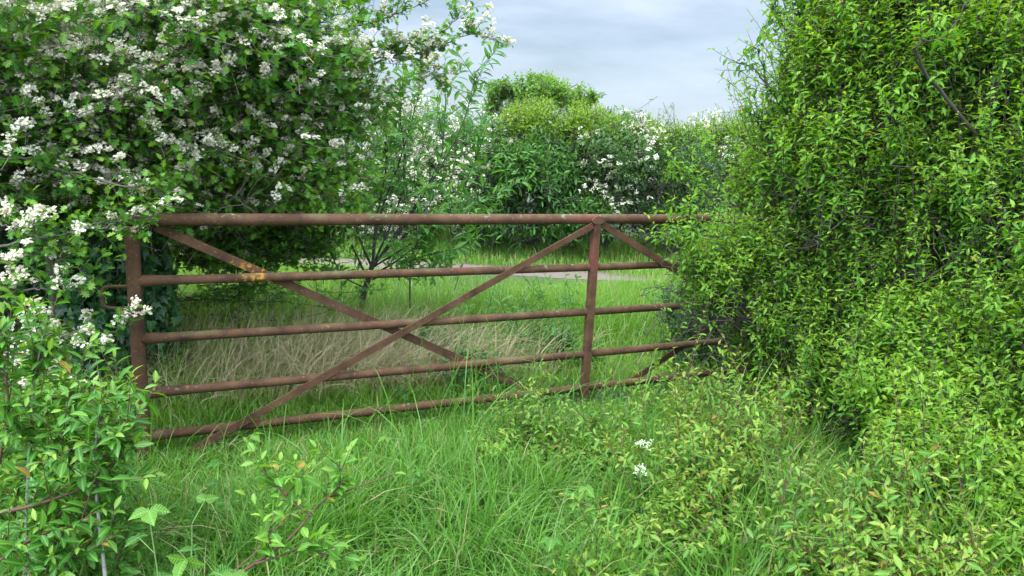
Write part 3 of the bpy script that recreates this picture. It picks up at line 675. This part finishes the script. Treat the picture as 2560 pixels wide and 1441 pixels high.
hedge('bright yellow-green maple bush rising above the hedge below the oak', 44, [blob(1390, 305, 12.3, 150, 68, .9), blob(1310, 308, 12.5, 70, 45, .8), blob(1500, 330, 12.2, 110, 55, .8), blob(1590, 345, 12.2, 80, 40, .7)], 2100, 'maple', size=(.05, .085), per=10, name='maple_bush', tw=dict(up=.7), lf=dict(young=(.5, .8)))
hedge('hawthorn with scattered white blossom right of the dark elder', 45, [blob(1540, 390, 12, 140, 120, 1.1), blob(1430, 360, 12.5, 90, 60, .8), blob(1500, 500, 11.8, 110, 60, .8), blob(1600, 490, 12, 110, 80, .9), blob(1560, 350, 12.3, 80, 40, .7)], 1900, 'farhaw', bl=farb(.5, (5.0, .1), 14, rows=(1, 5)), name='hawthorn_bush')
hedge('dark twiggy blackthorn bush in the hedge by the big green bush', 46, [blob(1700, 420, 12, 110, 90, .9), blob(1740, 520, 11.8, 120, 70, .8), blob(1640, 530, 11.8, 80, 50, .6)], 1300, 'farhaw', size=(.045, .07), per=9, name='blackthorn_bush', tw=dict(gap=(3, -.3)), lf=dict(tone=.15))
hedge('pale green bush with thin upright tops at the right end of the hedge', 47, [blob(1660, 345, 13, 90, 50, .9), blob(1700, 325, 13, 60, 42, .9), blob(1790, 325, 13, 90, 48, .9), blob(1880, 325, 13, 100, 55, .9), blob(1600, 330, 13, 70, 50, .9), blob(1990, 400, 13, 130, 100, 1)], 2200, 'maple', name='maple_bush', tw=dict(up=.9, Ln=(.3, .75)), lf=dict(tone=.3), bl=farb(.2, (4, .2), 5))
hedge('hawthorn with white sprays at the right end of the hedge', 48, [blob(1850, 420, 12.6, 110, 80, .8), blob(1960, 480, 12.4, 120, 120, .9)], 1500, 'farhaw', bl=farb(.6, (4.0, -.2), 3), name='hawthorn_bush')
hedge('hawthorn in the hedge beyond the large blossoming tree', 49, [blob(300, 380, 12.5, 320, 190, 1.3), blob(680, 380, 12.5, 220, 180, 1.2), blob(640, 520, 12, 250, 80, .8)], 1700, 'farhaw', bl=farb(.4, (4.0, -.1), 4), name='hawthorn_bush')
# shoots that stand clear of the hedge top are part of the maple twigs above; the oak beyond
ob = at(1340, 560, 21); ob[2] = 0
OB = [blob(1345, 215, 21, 88, 36, 1.2), blob(1265, 228, 21, 56, 32, .9), blob(1425, 236, 21, 60, 34, 1.0), blob(1320, 268, 20.6, 105, 34, 1.0), blob(1450, 265, 21, 42, 24, .7), blob(1230, 265, 21, 26, 30, .6), blob(1484, 238, 21, 14, 12, .4)]
plant('oak_tree', 'rounded yellow-green oak tree standing behind the hedge', 'tree', ob, 51, OB, 760, T_OAK, (.09, .15), 9, M['oak'], M['oakbark'],
      tw=dict(Ln=(.2, .45), shell=.1, gap=(6.5, .12), front=.8), lf=dict(tone=.4, young=(.6, .5), upright=.6, clump=1.3), trunk_r=.045, nsec=90, dmax=1.0, twr=(.006, .003), rs=(.02, .008), limb=.6)

# ---- the cherry plums that swallow the gate's right end
pl_lf = dict(tone=.60, spread=.24, young=(.5, .8), ang=(45, 78), upright=.75, droop=.12, clump=2.0, old=.003)
pl_tw = dict(Ln=(.18, .5), shell=.5, up=1.25, out=.6, jit=.38, gap=(3.6, -.55), front=.35)
pb = at(2330, 1000, 4.3); pb[2] = 0
def plum_extra(rng, LV, wood, FL):
    sp = lambda pts, n, r0=.007, **k: spray(rng, LV, wood, None, A_(*pts), r0, .0015, T_OVAL, (.035, .06), n, (.06, .2), 7, lf=pl_lf, **k)
    sp([(2000, 330, 4.3), (1950, 260, 4.2), (1900, 190, 4.2), (1860, 160, 4.2), (1832, 155, 4.2)], 14)
    sp([(1990, 300, 4.3), (1930, 230, 4.2), (1895, 130, 4.2), (1882, 120, 4.2)], 12)
    sp([(2040, 200, 4.3), (1990, 120, 4.3), (1950, 50, 4.3), (1925, 10, 4.3)], 18)
    sp([(2060, 120, 4.3), (2000, 50, 4.3), (1965, -20, 4.3)], 16)
    sp([(2000, 330, 4.4), (1900, 300, 4.4), (1870, 270, 4.4)], 10)
    sp([(2440, 340, 3.5), (2290, 130, 3.4), (2360, 90, 3.4), (2450, -40, 3.4)], 8, .009)
plant('plum_tree', 'tall light green cherry plum tree filling the top right corner', 'tree', pb, 61,
      [blob(2240, 130, 4.3, 270, 190, .8), blob(2480, 120, 4.0, 250, 220, .8), blob(2090, 130, 4.4, 140, 160, .6), blob(2150, 360, 4.3, 260, 170, .7), blob(2430, 400, 3.9, 270, 200, .7), blob(2010, 330, 4.5, 120, 130, .5), blob(2740, 300, 4, 200, 350, .8, .5), blob(2300, -120, 4.3, 330, 130, .8, .6)],
      7600, T_OVAL, (.031, .052), 17, M['plum'], M['plumbark'], tw=pl_tw, lf=pl_lf, trunk_r=.022, nsec=70, rs=(.007, .003), dmax=.5, twr=(.0022, .0008), extra=plum_extra, shoots=(420, (.35, .8), 26))
pb2 = at(2060, 960, 5.0); pb2[2] = 0
def plum2_extra(rng, LV, wood, FL):
    sp = lambda pts, n, r0=.006, **k: spray(rng, LV, wood, None, A_(*pts), r0, .0015, T_OVAL, (.035, .058), n, (.06, .2), 7, lf=pl_lf, **k)
    sp([(1850, 520, 4.5), (1760, 480, 4.45), (1710, 450, 4.4), (1690, 420, 4.4)], 14)
    sp([(1850, 600, 4.4), (1740, 590, 4.3), (1680, 600, 4.3), (1640, 610, 4.3)], 16)
    sp([(1850, 560, 4.4), (1740, 550, 4.3), (1690, 540, 4.3)], 14)
    sp([(1880, 640, 4.4), (1780, 660, 4.3), (1710, 665, 4.3)], 14)
    sp([(1850, 420, 4.7), (1790, 390, 4.7), (1780, 350, 4.7)], 12)
plant('plum_bush', 'spreading cherry plum bush swallowing the right end of the rusty gate', 'bush', pb2, 62,
      [blob(2010, 560, 4.6, 180, 150, .6), blob(1880, 600, 4.6, 120, 85, .45), blob(1800, 625, 4.45, 90, 55, .35, .7), blob(1765, 650, 4.4, 70, 40, .3, .6), blob(2130, 880, 3.9, 140, 95, .35, .8), blob(2000, 960, 4.0, 110, 60, .3, .6), blob(2080, 720, 4.4, 230, 170, .6), blob(1960, 820, 4.6, 140, 130, .5), blob(1950, 430, 4.8, 130, 110, .5), blob(2200, 560, 4.2, 200, 170, .6), blob(2050, 930, 4.3, 150, 80, .45, .7)],
      6000, T_OVAL, (.030, .050), 17, M['plum'], M['plumbark'], tw=dict(pl_tw, gap=(3.6, -.5, 7)), lf=dict(pl_lf, tone=.52), trunk_r=.018, nsec=60, rs=(.005, .003), dmax=.5, twr=(.002, .0008), extra=plum2_extra, shoots=(340, (.3, .65), 22))
pb3 = at(2500, 1200, 3.3); pb3[2] = 0
plant('plum_bush', 'cherry plum bush with yellowish shoot tips leaning in from the right edge', 'bush', pb3, 63,
      [blob(2500, 640, 3.6, 190, 230, .5), blob(2330, 800, 3.6, 190, 150, .45), blob(2560, 900, 3.2, 200, 190, .5), blob(2400, 980, 3.2, 190, 100, .4), blob(2480, 1180, 2.8, 190, 140, .4), blob(2260, 960, 3.3, 150, 80, .35, .6), blob(2560, 1380, 2.5, 150, 110, .35), blob(2440, 1300, 2.55, 150, 90, .3), blob(2300, 1080, 2.9, 140, 80, .3, .7), blob(2700, 700, 3, 180, 350, .5, .5)],
      4800, T_OVAL, (.030, .050), 17, M['plum'], M['plumbark'], tw=dict(pl_tw, gap=(4.2, -.5, 17), Ln=(.14, .34)), lf=dict(pl_lf, tone=.55), trunk_r=.015, nsec=60, rs=(.005, .003), dmax=.45, twr=(.002, .0008), shoots=(300, (.3, .65), 22))
bb = at(1800, 900, 6.2); bb[2] = 0
plant('blackthorn_bush', 'small-leaved blackthorn bush behind the right part of the gate', 'bush', bb, 64,
      [blob(1720, 760, 6.0, 110, 100, .4), blob(1850, 720, 6.0, 150, 150, .5), blob(1760, 870, 5.8, 130, 70, .4), blob(1960, 640, 6.2, 200, 250, .6)],
      1500, T_SMALL, (.024, .04), 10, M['black'], M['sapbark'], tw=dict(Ln=(.15, .35), shell=.3, up=.5, gap=(4, -.6)), lf=dict(tone=.5, ang=(40, 80), clump=3), trunk_r=.02, nsec=50, twr=(.002, .001))

# ---- foreground seedlings
sd_lf = dict(tone=.45, spread=.25, young=(.6, .8), ang=(45, 75), upright=.7, droop=.1, clump=4, old=.006)
sd_tw = dict(Ln=(.16, .5), shell=.1, up=1.4, out=.55, jit=.42, front=.9, gap=(7, -.35))
def seedling(label, seed, areas, mat='seed', size=(.028, .048), bark='redtwig', lf={}, T=T_OVAL, name='plum_seedling'):
    """uneven stems rising from the ground; areas = (px, py of the tops, depth, half width m, half depth m, stems)"""
    rng = np.random.default_rng(seed); c = at(*areas[0][:3]); base = np.array([c[0], c[1], 0])
    root = empty(name, tuple(base), label, 'shrub'); LV = Leaves(); wood = Acc(); l_ = dict(sd_lf, **lf)
    for px, py, Y, sx, sy, n in areas:
        tp = at(px, py, Y); H = max(.18, tp[2])
        f = rng.normal(0, .5, (n, 2)); h = H * rng.uniform(.55, 1.2, n) * np.exp(-.3 * (f ** 2).sum(1))
        b = np.c_[tp[0] + f[:, 0] * sx, tp[1] + f[:, 1] * sy, np.zeros(n)]
        lean = rng.normal(0, .2, (n, 2)) + f * .3
        t = np.linspace(0, 1, 9)[None, :, None]; d = np.c_[lean * h[:, None], h][:, None]
        P = b[:, None] + d * t + np.c_[rng.normal(0, .10, (n, 2)) * h[:, None], np.zeros(n)][:, None] * (t * t - t) * 3
        P[..., 2] -= (np.linalg.norm(lean, axis=1) * h * .18)[:, None] * t[..., 0] ** 2
        twig_tubes(wood, P, .0032, .0009, 5)
        leaf_on(rng, LV, P, T, 20, size, t0=.3, seed=seed, **l_)
        m = 6; p, tg = along(P, rng.uniform(.25, .92, (n, m))); p = p.reshape(-1, 3); tg = tg.reshape(-1, 3)
        dd = unit(.6 * tg + .75 * rng.normal(size=p.shape) * np.array([1, 1, .4]) + .15 * UP); Lg = np.repeat(h, m)[:, None, None] * rng.uniform(.15, .5, (len(p), 1, 1))
        Q = p[:, None] + dd[:, None] * Lg * np.linspace(0, 1, 6)[None, :, None] + UP * Lg * .2 * np.linspace(0, 1, 6)[None, :, None] ** 2
        twig_tubes(wood, Q, .0018, .0008, 4); leaf_on(rng, LV, Q, T, 11, size, seed=seed, **l_)
    LV.build('foliage', M[mat], root); wood.build('stems', M[bark], root)
    return root
GR = dict(young=(.7, .5), tone=.4)
seedling('yellowish seedling thicket beside the cow parsley', 71, [(1780, 930, 3.25, .22, .2, 24), (1690, 1050, 3.0, .14, .16, 16), (1850, 1000, 3.15, .14, .16, 16), (1690, 1230, 2.65, .18, .16, 14), (1800, 1120, 2.8, .16, .2, 22), (1950, 950, 3.5, .12, .12, 8)])
seedling('yellow-green seedling with reddish tips near the bottom right corner', 72, [(2170, 1125, 2.5, .15, .14, 24), (2090, 1250, 2.35, .10, .12, 12), (2310, 1180, 2.45, .14, .12, 16), (2240, 1280, 2.2, .18, .12, 22), (2420, 1350, 2.15, .14, .12, 16)])
seedling('small seedling with reddish tips at the bottom edge between two thickets', 73, [(1595, 1270, 2.3, .12, .1, 10)])
seedling('bushy green seedling growing up against the bottom rail of the gate', 74, [(1320, 925, 3.6, .06, .08, 9), (1250, 1080, 3.4, .10, .10, 8), (1330, 1060, 3.4, .16, .14, 14)], lf=GR, size=(.028, .045))
seedling('smaller green seedling below the upright of the gate', 75, [(1475, 1000, 3.7, .12, .10, 11), (1450, 1090, 3.5, .16, .12, 10), (1545, 1060, 3.5, .14, .12, 9)], lf=GR, size=(.028, .045))
seedling('leafy seedling in front of the right end of the bottom rail', 76, [(1640, 920, 4.15, .14, .12, 7), (1750, 935, 4.2, .2, .12, 9)], mat='plum', size=(.03, .05), lf=dict(young=(.75, .5)))
seedling('thin dark-stemmed seedling behind the gate beside its upright', 77, [(1395, 715, 5.5, .12, .15, 6), (1345, 690, 5.6, .06, .1, 3), (1420, 820, 5.4, .2, .2, 8)], mat='sap', size=(.035, .06), bark='sapbark', lf=dict(young=(.85, .4)))
seedling('low bluish-green shrub behind the fourth rail of the gate', 78, [(1180, 895, 4.9, .16, .1, 22)], mat='nettle', size=(.035, .06), bark='stem', lf=dict(young=(.9, .3)))
seedling('low bluish-green shrub behind the crossing of the two long braces', 79, [(1070, 830, 5.2, .25, .2, 14)], mat='nettle', size=(.035, .06), bark='stem', lf=dict(young=(.9, .3)))

# ---- narrow-leaved shrub at the lower left with pale stems
def left_shrub():
    rng = np.random.default_rng(81); base = at(120, 1441, 2.3); base[2] = 0
    root = empty('willowy_shrub', tuple(base), 'narrow-leaved shrub with pale grey stems in the lower left corner', 'shrub')
    wood = Acc(); LV = Leaves(); tr = Acc()
    ll = dict(tone=.3, spread=.25, young=(.72, .7), ang=(40, 70), upright=.7, droop=.10, clump=4, old=.006, seed=4)
    def st(pts, r0=.006, r1=.0015, n=16, per=9, acc=None, Ln=(.08, .24)):
        l = smooth_line(A_(*pts), 26); (acc or wood).tube(l, np.linspace(r0, r1, 26), 6)
        leaf_on(rng, LV, l[None, 4:], T_OVAL, 26, (.038, .068), .05, **ll)
        t = rng.uniform(.2, 1, (1, n)); p, tg = along(l[None], t); p, tg = p[0], tg[0]
        d = unit(.5 * tg + .7 * rng.normal(size=p.shape) + .55 * UP); Lg = rng.uniform(*Ln, n)[:, None, None]; u = np.linspace(0, 1, 5)[None, :, None]
        P = p[:, None] + d[:, None] * Lg * u; twig_tubes(wood, P, .002, .001); leaf_on(rng, LV, P, T_OVAL, per + 2, (.034, .064), **ll)
    st([(270, 1500, 2.0), (250, 1330, 2.05), (238, 1180, 2.1), (240, 1100, 2.1), (255, 1010, 2.15)], .006, .002, 14, acc=tr)
    tr.build('stem', M['greybark'], root); tr = Acc()
    st([(60, 1500, 2.2), (70, 1200, 2.25), (80, 1000, 2.3), (95, 900, 2.3), (112, 812, 2.3)], .006, .002, 20, acc=tr)
    tr.build('stem', M['greybark'], root)
    st([(-40, 1500, 2.1), (-10, 1200, 2.2), (20, 1050, 2.2), (15, 940, 2.2), (5, 880, 2.2)], .006, .002, 20)
    st([(150, 1500, 2.3), (160, 1250, 2.3), (180, 1100, 2.3), (185, 960, 2.35)], .006, .002, 22)
    st([(200, 1500, 2.3), (250, 1200, 2.3), (290, 1080, 2.4), (320, 960, 2.4)], .005, .0015, 18)
    st([(-60, 1290, 2.0), (60, 1270, 2.0), (170, 1235, 2.05), (260, 1190, 2.1), (330, 1090, 2.1)], .007, .0015, 18)
    st([(110, 1400, 2.2), (180, 1260, 2.2), (260, 1130, 2.2), (350, 1080, 2.25)], .005, .0015, 18)
    st([(-60, 1450, 2.0), (30, 1380, 2.0), (120, 1330, 2.0), (210, 1320, 2.0)], .005, .0015, 16)
    st([(10, 1500, 2.3), (40, 1250, 2.5), (110, 1050, 2.6), (140, 990, 2.6)], .005, .0015, 22)
    st([(100, 1500, 2.0), (130, 1400, 2.0), (200, 1390, 2.0), (300, 1330, 2.0)], .004, .0015, 10)
    for k in range(14):
        x = rng.uniform(-80, 300); y = rng.uniform(980, 1250) - .0 * x + max(0, x - 150) * .5; Y = rng.uniform(2.1, 2.9)
        st([(x + rng.uniform(-40, 40), 1560, Y), (x + rng.uniform(-30, 30), y + 220, Y), (x, y, Y)], .004, .0012, 16)
    wood.build('branches', M['redtwig'], root); LV.build('foliage', M['sallow'], root)
left_shrub()

def creeping_shoot():
    rng = np.random.default_rng(83); base = at(560, 1460, 1.9); base[2] = 0
    root = empty('plum_seedling', tuple(base), 'sparse broad-leaved sapling shoot arching through the grass left of the bottom centre', 'shrub')
    wood = Acc(); LV = Leaves()
    ll = dict(tone=.6, spread=.25, young=(.5, .7), ang=(45, 70), upright=.8, droop=.03, old=.012, seed=4, clump=4)
    def st(pts, r0=.004, n=6, lf=9):
        l = smooth_line(A_(*pts), 22); wood.tube(l, np.linspace(r0, .0012, 22), 6)
        leaf_on(rng, LV, l[None, 5:], T_OVAL, lf, (.035, .058), .1, width=(1.1, 1.4), **ll)
        t = rng.uniform(.25, .95, (1, n)); p, tg = along(l[None], t); p, tg = p[0], tg[0]
        d = unit(.6 * tg + .5 * rng.normal(size=p.shape) + .5 * UP); Lg = rng.uniform(.05, .14, n)[:, None, None]; u = np.linspace(0, 1, 5)[None, :, None]
        P = p[:, None] + d[:, None] * Lg * u; twig_tubes(wood, P, .0016, .0008); leaf_on(rng, LV, P, T_OVAL, 6, (.03, .052), width=(1.1, 1.4), **ll)
    st([(520, 1480, 1.75), (620, 1420, 1.8), (720, 1350, 1.85), (800, 1260, 1.95), (850, 1235, 2.0), (985, 1185, 2.05)], .005, 7, 10)
    st([(780, 1290, 1.9), (715, 1240, 1.95), (670, 1190, 2.0), (655, 1150, 2.0)], .003, 6)
    st([(640, 1410, 1.8), (700, 1390, 1.8), (760, 1370, 1.85), (830, 1400, 1.85)], .003, 6)
    st([(845, 1240, 2.0), (850, 1200, 2.0), (848, 1145, 2.0)], .0025, 3, 7)
    st([(560, 1450, 1.8), (640, 1380, 1.8), (670, 1330, 1.85), (690, 1270, 1.9)], .003, 5)
    st([(700, 1260, 1.95), (740, 1210, 1.95), (770, 1170, 1.95)], .003, 5)
    wood.build('branches', M['redtwig'], root); LV.build('foliage', M['sallow'], root)
creeping_shoot()

# ---- brambles
BR_LABELS = ['three-leaved bramble shoot with pale ribbed leaves beside the pale grey stem', 'low bramble with broad ribbed leaves at the bottom edge', 'bramble shoot with young yellow-green leaves standing among long grass', 'bramble leaf spray just under the lower left corner of the gate', 'dark bramble leaves half sunk in the grass at the bottom edge', 'bramble sprig on the bare strip below the bottom rail', 'bramble leaves low in the grass right of the bottom centre']
BR = [(370, 1270, 1.75, .042, 7), (490, 1390, 1.6, .044, 7), (480, 1310, 1.75, .038, 6), (590, 1110, 2.7, .045, 7), (590, 1425, 1.6, .044, 6), (1010, 1100, 3.0, .035, 5), (1420, 1215, 2.5, .042, 5)]
for k, (px, py, Y, s, nl) in enumerate(BR):
    rng = np.random.default_rng(300 + k); top = at(px, py, Y); base = np.array([top[0], top[1], 0]) + np.array([rng.uniform(-.1, .1), rng.uniform(0, .12), 0])
    root = empty('bramble', tuple(base), BR_LABELS[k], 'bramble', 'brambles in the long grass')
    LV = Leaves(); wood = Acc()
    cane = smooth_line([base, (base + top) / 2 + rng.normal(0, .02, 3), top], 12); wood.tube(cane, np.linspace(.003, .0015, 12), 5)
    for j in range(nl):
        q = cane[int(11 - j * 1.6) if 11 - j * 1.6 > 2 else 3]; th = rng.uniform(0, 6.28); d = unit(np.array([np.cos(th), np.sin(th), .35])); e = q + d * rng.uniform(.04, .10)
        wood.tube(np.linspace(q, e, 4), .001, 4)
        h = unit(np.array([d[0], d[1], 0])); sdv = np.cross(UP, h)
        ax = np.array([unit(h + UP * rng.uniform(-.3, .2)), unit(.25 * h + sdv + UP * rng.uniform(-.2, .2)), unit(.25 * h - sdv + UP * rng.uniform(-.2, .2))])
        nr = np.repeat(unit(UP + np.array([0, -.45, 0]) + .3 * rng.normal(size=3))[None], 3, 0); nr = unit(nr - (nr * ax).sum(1, keepdims=True) * ax)
        LV.add(T_BRAM, np.repeat(e[None], 3, 0), ax, nr, s * np.array([1.25, 1, 1]) * rng.uniform(.85, 1.15), np.clip(rng.normal(.5, .25), 0, 1), .5 if j == 0 else .05)
    wood.build('cane', M['stem'], root); LV.build('leaves', M['bramble'], root)

# ---- cow parsley
CP = [(1612, 1108, 3.0, 'cow parsley with the taller white flower head among the seedlings'), (1602, 1175, 2.85, 'cow parsley with the lower white flower head among the seedlings')]
for k, (px, py, Y, lab) in enumerate(CP):
    rng = np.random.default_rng(400 + k); top = at(px, py, Y); base = np.array([top[0] + .03, top[1] + .05, 0])
    root = empty('cow_parsley', tuple(base), lab, 'wildflower', 'cow parsley among the seedlings'); wood = Acc(); FL = Leaves(); LV = Leaves()
    stl = smooth_line([base, (base + top) / 2 + np.array([.02, 0, 0]), top - UP * .03], 12); wood.tube(stl, np.linspace(.003, .0016, 12), 5)
    c = []
    for j in range(9):
        d = np.array([rng.normal(0, .022), rng.normal(0, .022), .0 + rng.normal(0, .008)]); c.append(top + d); wood.tube(np.linspace(stl[-1], top + d - UP * .004, 4), .0007, 4)
    corymbs(rng, FL, np.array(c), np.tile(np.array([0, -.5, 1.0]), (9, 1)), 9, .009, .0028, np.zeros(9))
    P = smooth_line([stl[5], stl[5] + np.array([-.06, -.05, .06]), stl[5] + np.array([-.14, -.1, .05])], 8)[None]; wood.tube(P[0], .0012, 4)
    leaf_on(rng, LV, P, T_NARROW, 16, (.02, .04), ang=(40, 60))
    wood.build('stem', M['stem'], root); FL.build('flower_head', M['parsley'], root); LV.build('leaves', M['nettle'], root)

# ------------------------------------------------------------------ grass
def blades(rng, xy, h, wd, lean, mat, name, label=None, tone=.5, spread=.25, old=0, clump=2.0, seed=7, nst=4, wind=(0, 0)):
    n = len(xy); base = np.c_[xy, np.zeros(n)]
    th = rng.uniform(0, 6.3, n); d = np.c_[np.cos(th), np.sin(th), 0 * th]; d[:, 0] += wind[0]; d[:, 1] += wind[1]; d = unit(d)
    t = np.linspace(0, 1, nst + 1)[None, :, None]; h_ = h[:, None, None]; ln = lean[:, None, None]
    C = base[:, None] + UP * h_ * (t - .42 * ln * t ** 2.4) + d[:, None] * h_ * ln * .75 * t ** 1.8
    ph = th + rng.normal(np.pi / 2, .7, n); s = np.c_[np.cos(ph), np.sin(ph), .25 * rng.normal(size=n)]
    prof = np.array([.8, 1, .95, .7, 0]) if nst == 4 else np.array([.9, 1, .65, 0])
    Lf = C - s[:, None] * (wd[:, None] * prof[None])[..., None]; Rt = C + s[:, None] * (wd[:, None] * prof[None])[..., None]
    V = np.concatenate([np.stack([Lf[:, :-1], Rt[:, :-1]], 2).reshape(n, -1, 3), C[:, -1:]], 1); k = V.shape[1]
    b = np.arange(n)[:, None] * k
    q = np.stack([np.stack([b[:, 0] + 2 * i, b[:, 0] + 2 * i + 1, b[:, 0] + 2 * i + 3, b[:, 0] + 2 * i + 2], 1) for i in range(nst - 1)], 1).reshape(-1, 4)
    tr = np.stack([b[:, 0] + k - 3, b[:, 0] + k - 2, b[:, 0] + k - 1], 1)
    tn = np.clip(tone + spread * rng.normal(size=n) + .25 * field(base, clump, seed), 0, 1); tn = np.where(rng.random(n) < old, 1.5, tn)
    lc = np.zeros((n, k, 3)); lc[:, :, 0] = np.linspace(0, 1, k)[None]; lc[:, :, 1] = .5; lc[:, :, 2] = (np.linspace(0, 1, k)[None] ** 2) * .5
    o = obj(name, V.reshape(-1, 3), [q, tr], mat, None, {'lc': lc.reshape(-1, 3), 'tone': np.repeat(tn, k)})
    return tag(o, label, 'grass', kind='stuff')
rng = np.random.default_rng(900)
def scatter(n, y0, y1, k=.78, pad=.8):
    y = np.sqrt(rng.uniform(y0 ** 2, y1 ** 2, n)); x = rng.uniform(-1, 1, n) * (y * k + pad); return np.c_[x, y]
xy = scatter(105000, 1.15, 4.6)
c = field(np.c_[xy, xy[:, :1] * 0], 3.5, 77)
xy = xy[c > -1.1 + rng.normal(0, .3, len(c))]; c = field(np.c_[xy, xy[:, :1] * 0], 3.5, 77); g = field(np.c_[xy, xy[:, :1] * 0], 9, 78)
h = np.clip(.33 + .13 * c + .11 * g, .07, 1) * rng.uniform(.35, 1.6, len(xy)); h *= np.clip(.55 + .22 * (xy[:, 1] - 1.1), .5, 1.15)
dg = (np.array([GA[0], GA[1]]) - xy) @ (-GN[:2]); h = np.where((dg > -.02) & (rng.random(len(h)) < .965), np.minimum(h, .07 + .29 * np.maximum(dg, 0) + rng.uniform(0, .06, len(h))), h); h = np.where(dg < -.02, np.minimum(h, .10 + .25 * np.maximum(-dg, 0)), h)
blades(rng, xy, h, rng.uniform(.0012, .0030, len(xy)) * np.where(rng.random(len(xy)) < .3, 1.6, 1), np.clip(rng.normal(.75, .35, len(xy)), .1, 1.3), M['grass'], 'grass', 'long lush green grass in front of the gate', tone=.42, spread=.32, old=.05, wind=(.25, -.1))
xy = scatter(95000, 3.2, 9.8, .72)
xy = xy[(np.array([GA[0], GA[1]]) - xy) @ (-GN[:2]) < -.12]
xy = xy[xy[:, 1] < track_mid(xy[:, 0]) - .22 + .5 * np.clip(xy[:, 0] - .9, 0, 1.5) + rng.normal(0, .14, len(xy))]
c = field(np.c_[xy, xy[:, :1] * 0], 2, 79); gd = (GN[:2] * (xy - np.array([GA[0], GA[1]]))).sum(1) * -1; h = np.clip(1 - .75 * (xy[:, 1] - track_mid(xy[:, 0]) + 1.5), .22, 1) * np.clip(.24 + .09 * c + .26 * np.clip((-.5 - xy[:, 0]) / 1.2, 0, 1) * np.clip((7.2 - xy[:, 1]) / 1.5, 0, 1), .08, 1) * rng.uniform(.5, 1.5, len(xy)); h = np.minimum(h, .10 + .45 * np.maximum(gd, 0))
blades(rng, xy, h, rng.uniform(.002, .0045, len(xy)), np.clip(rng.normal(.5, .25, len(xy)), .1, 1.2), M['verge'], 'grass', 'bright green meadow grass between the gate and the track', tone=.4, old=.04, nst=3)
xy = scatter(60000, 9.9, 13.6, .72)
xy = xy[xy[:, 1] > track_mid(xy[:, 0]) + .28 - .5 * np.clip(xy[:, 0] - .9, 0, 1.5) + rng.normal(0, .12, len(xy))]
e = np.clip((xy[:, 1] - track_mid(xy[:, 0]) - .6) / 1.2, .12, 1); h = (.10 + .32 * e) * rng.uniform(.5, 1.4, len(xy))
blades(rng, xy, h, rng.uniform(.003, .006, len(xy)), np.clip(rng.normal(.4, .25, len(xy)), .1, 1.2), M['verge'], 'grass', 'rough grass on the far verge below the hedge', tone=.55, old=.10, nst=3)
# bleached last year's stems
n = 9000; c0 = gnd(760, 1010); xy = np.c_[rng.normal(c0[0] + .05, .7, n), rng.normal(c0[1] + .35, .5, n)]
dg = (np.array([GA[0], GA[1]]) - xy) @ (-GN[:2]); xy = xy[dg < -.45]; n = len(xy)
blades(rng, xy, rng.uniform(.3, .72, n), rng.uniform(.0011, .0028, n), np.clip(rng.normal(.8, .35, n), .2, 1.4), M['straw'], 'dead_grass', 'bleached dead grass stems behind the crossing of the braces', wind=(.8, -.4))
# broad-leaved weeds low in the grass
def weeds():
    LV = Leaves(); n = 4200; xy = scatter(n, 1.2, 5.4); f = field(np.c_[xy, xy[:, :1] * 0], 4, 91); xy = xy[f > .15]; n = len(xy)
    base = np.c_[xy, np.zeros(n)]; hh = rng.uniform(.05, .22, n)[:, None, None]; u = np.linspace(0, 1, 5)[None, :, None]
    d = unit(np.c_[rng.normal(0, .3, (n, 2)), np.ones(n)]); P = base[:, None] + d[:, None] * hh * u
    leaf_on(rng, LV, P, T_OVAL, 8, (.018, .045), .3, ang=(60, 90), width=(1.2, 1.9), tone=.4, clump=4)
    tag(LV.build('weeds', M['nettle']), 'low broad-leaved weeds growing among the grass', 'weeds', kind='stuff')
weeds()

# dry blades lying in the sward
n = 2600; xy = scatter(n, 1.3, 4.4)
blades(rng, xy, rng.uniform(.06, .26, n), rng.uniform(.001, .0022, n), np.clip(rng.normal(1.2, .3, n), .5, 1.7), M['straw'], 'dead_grass', 'thin dry blades lying among the green grass in front', wind=(.4, -.2))
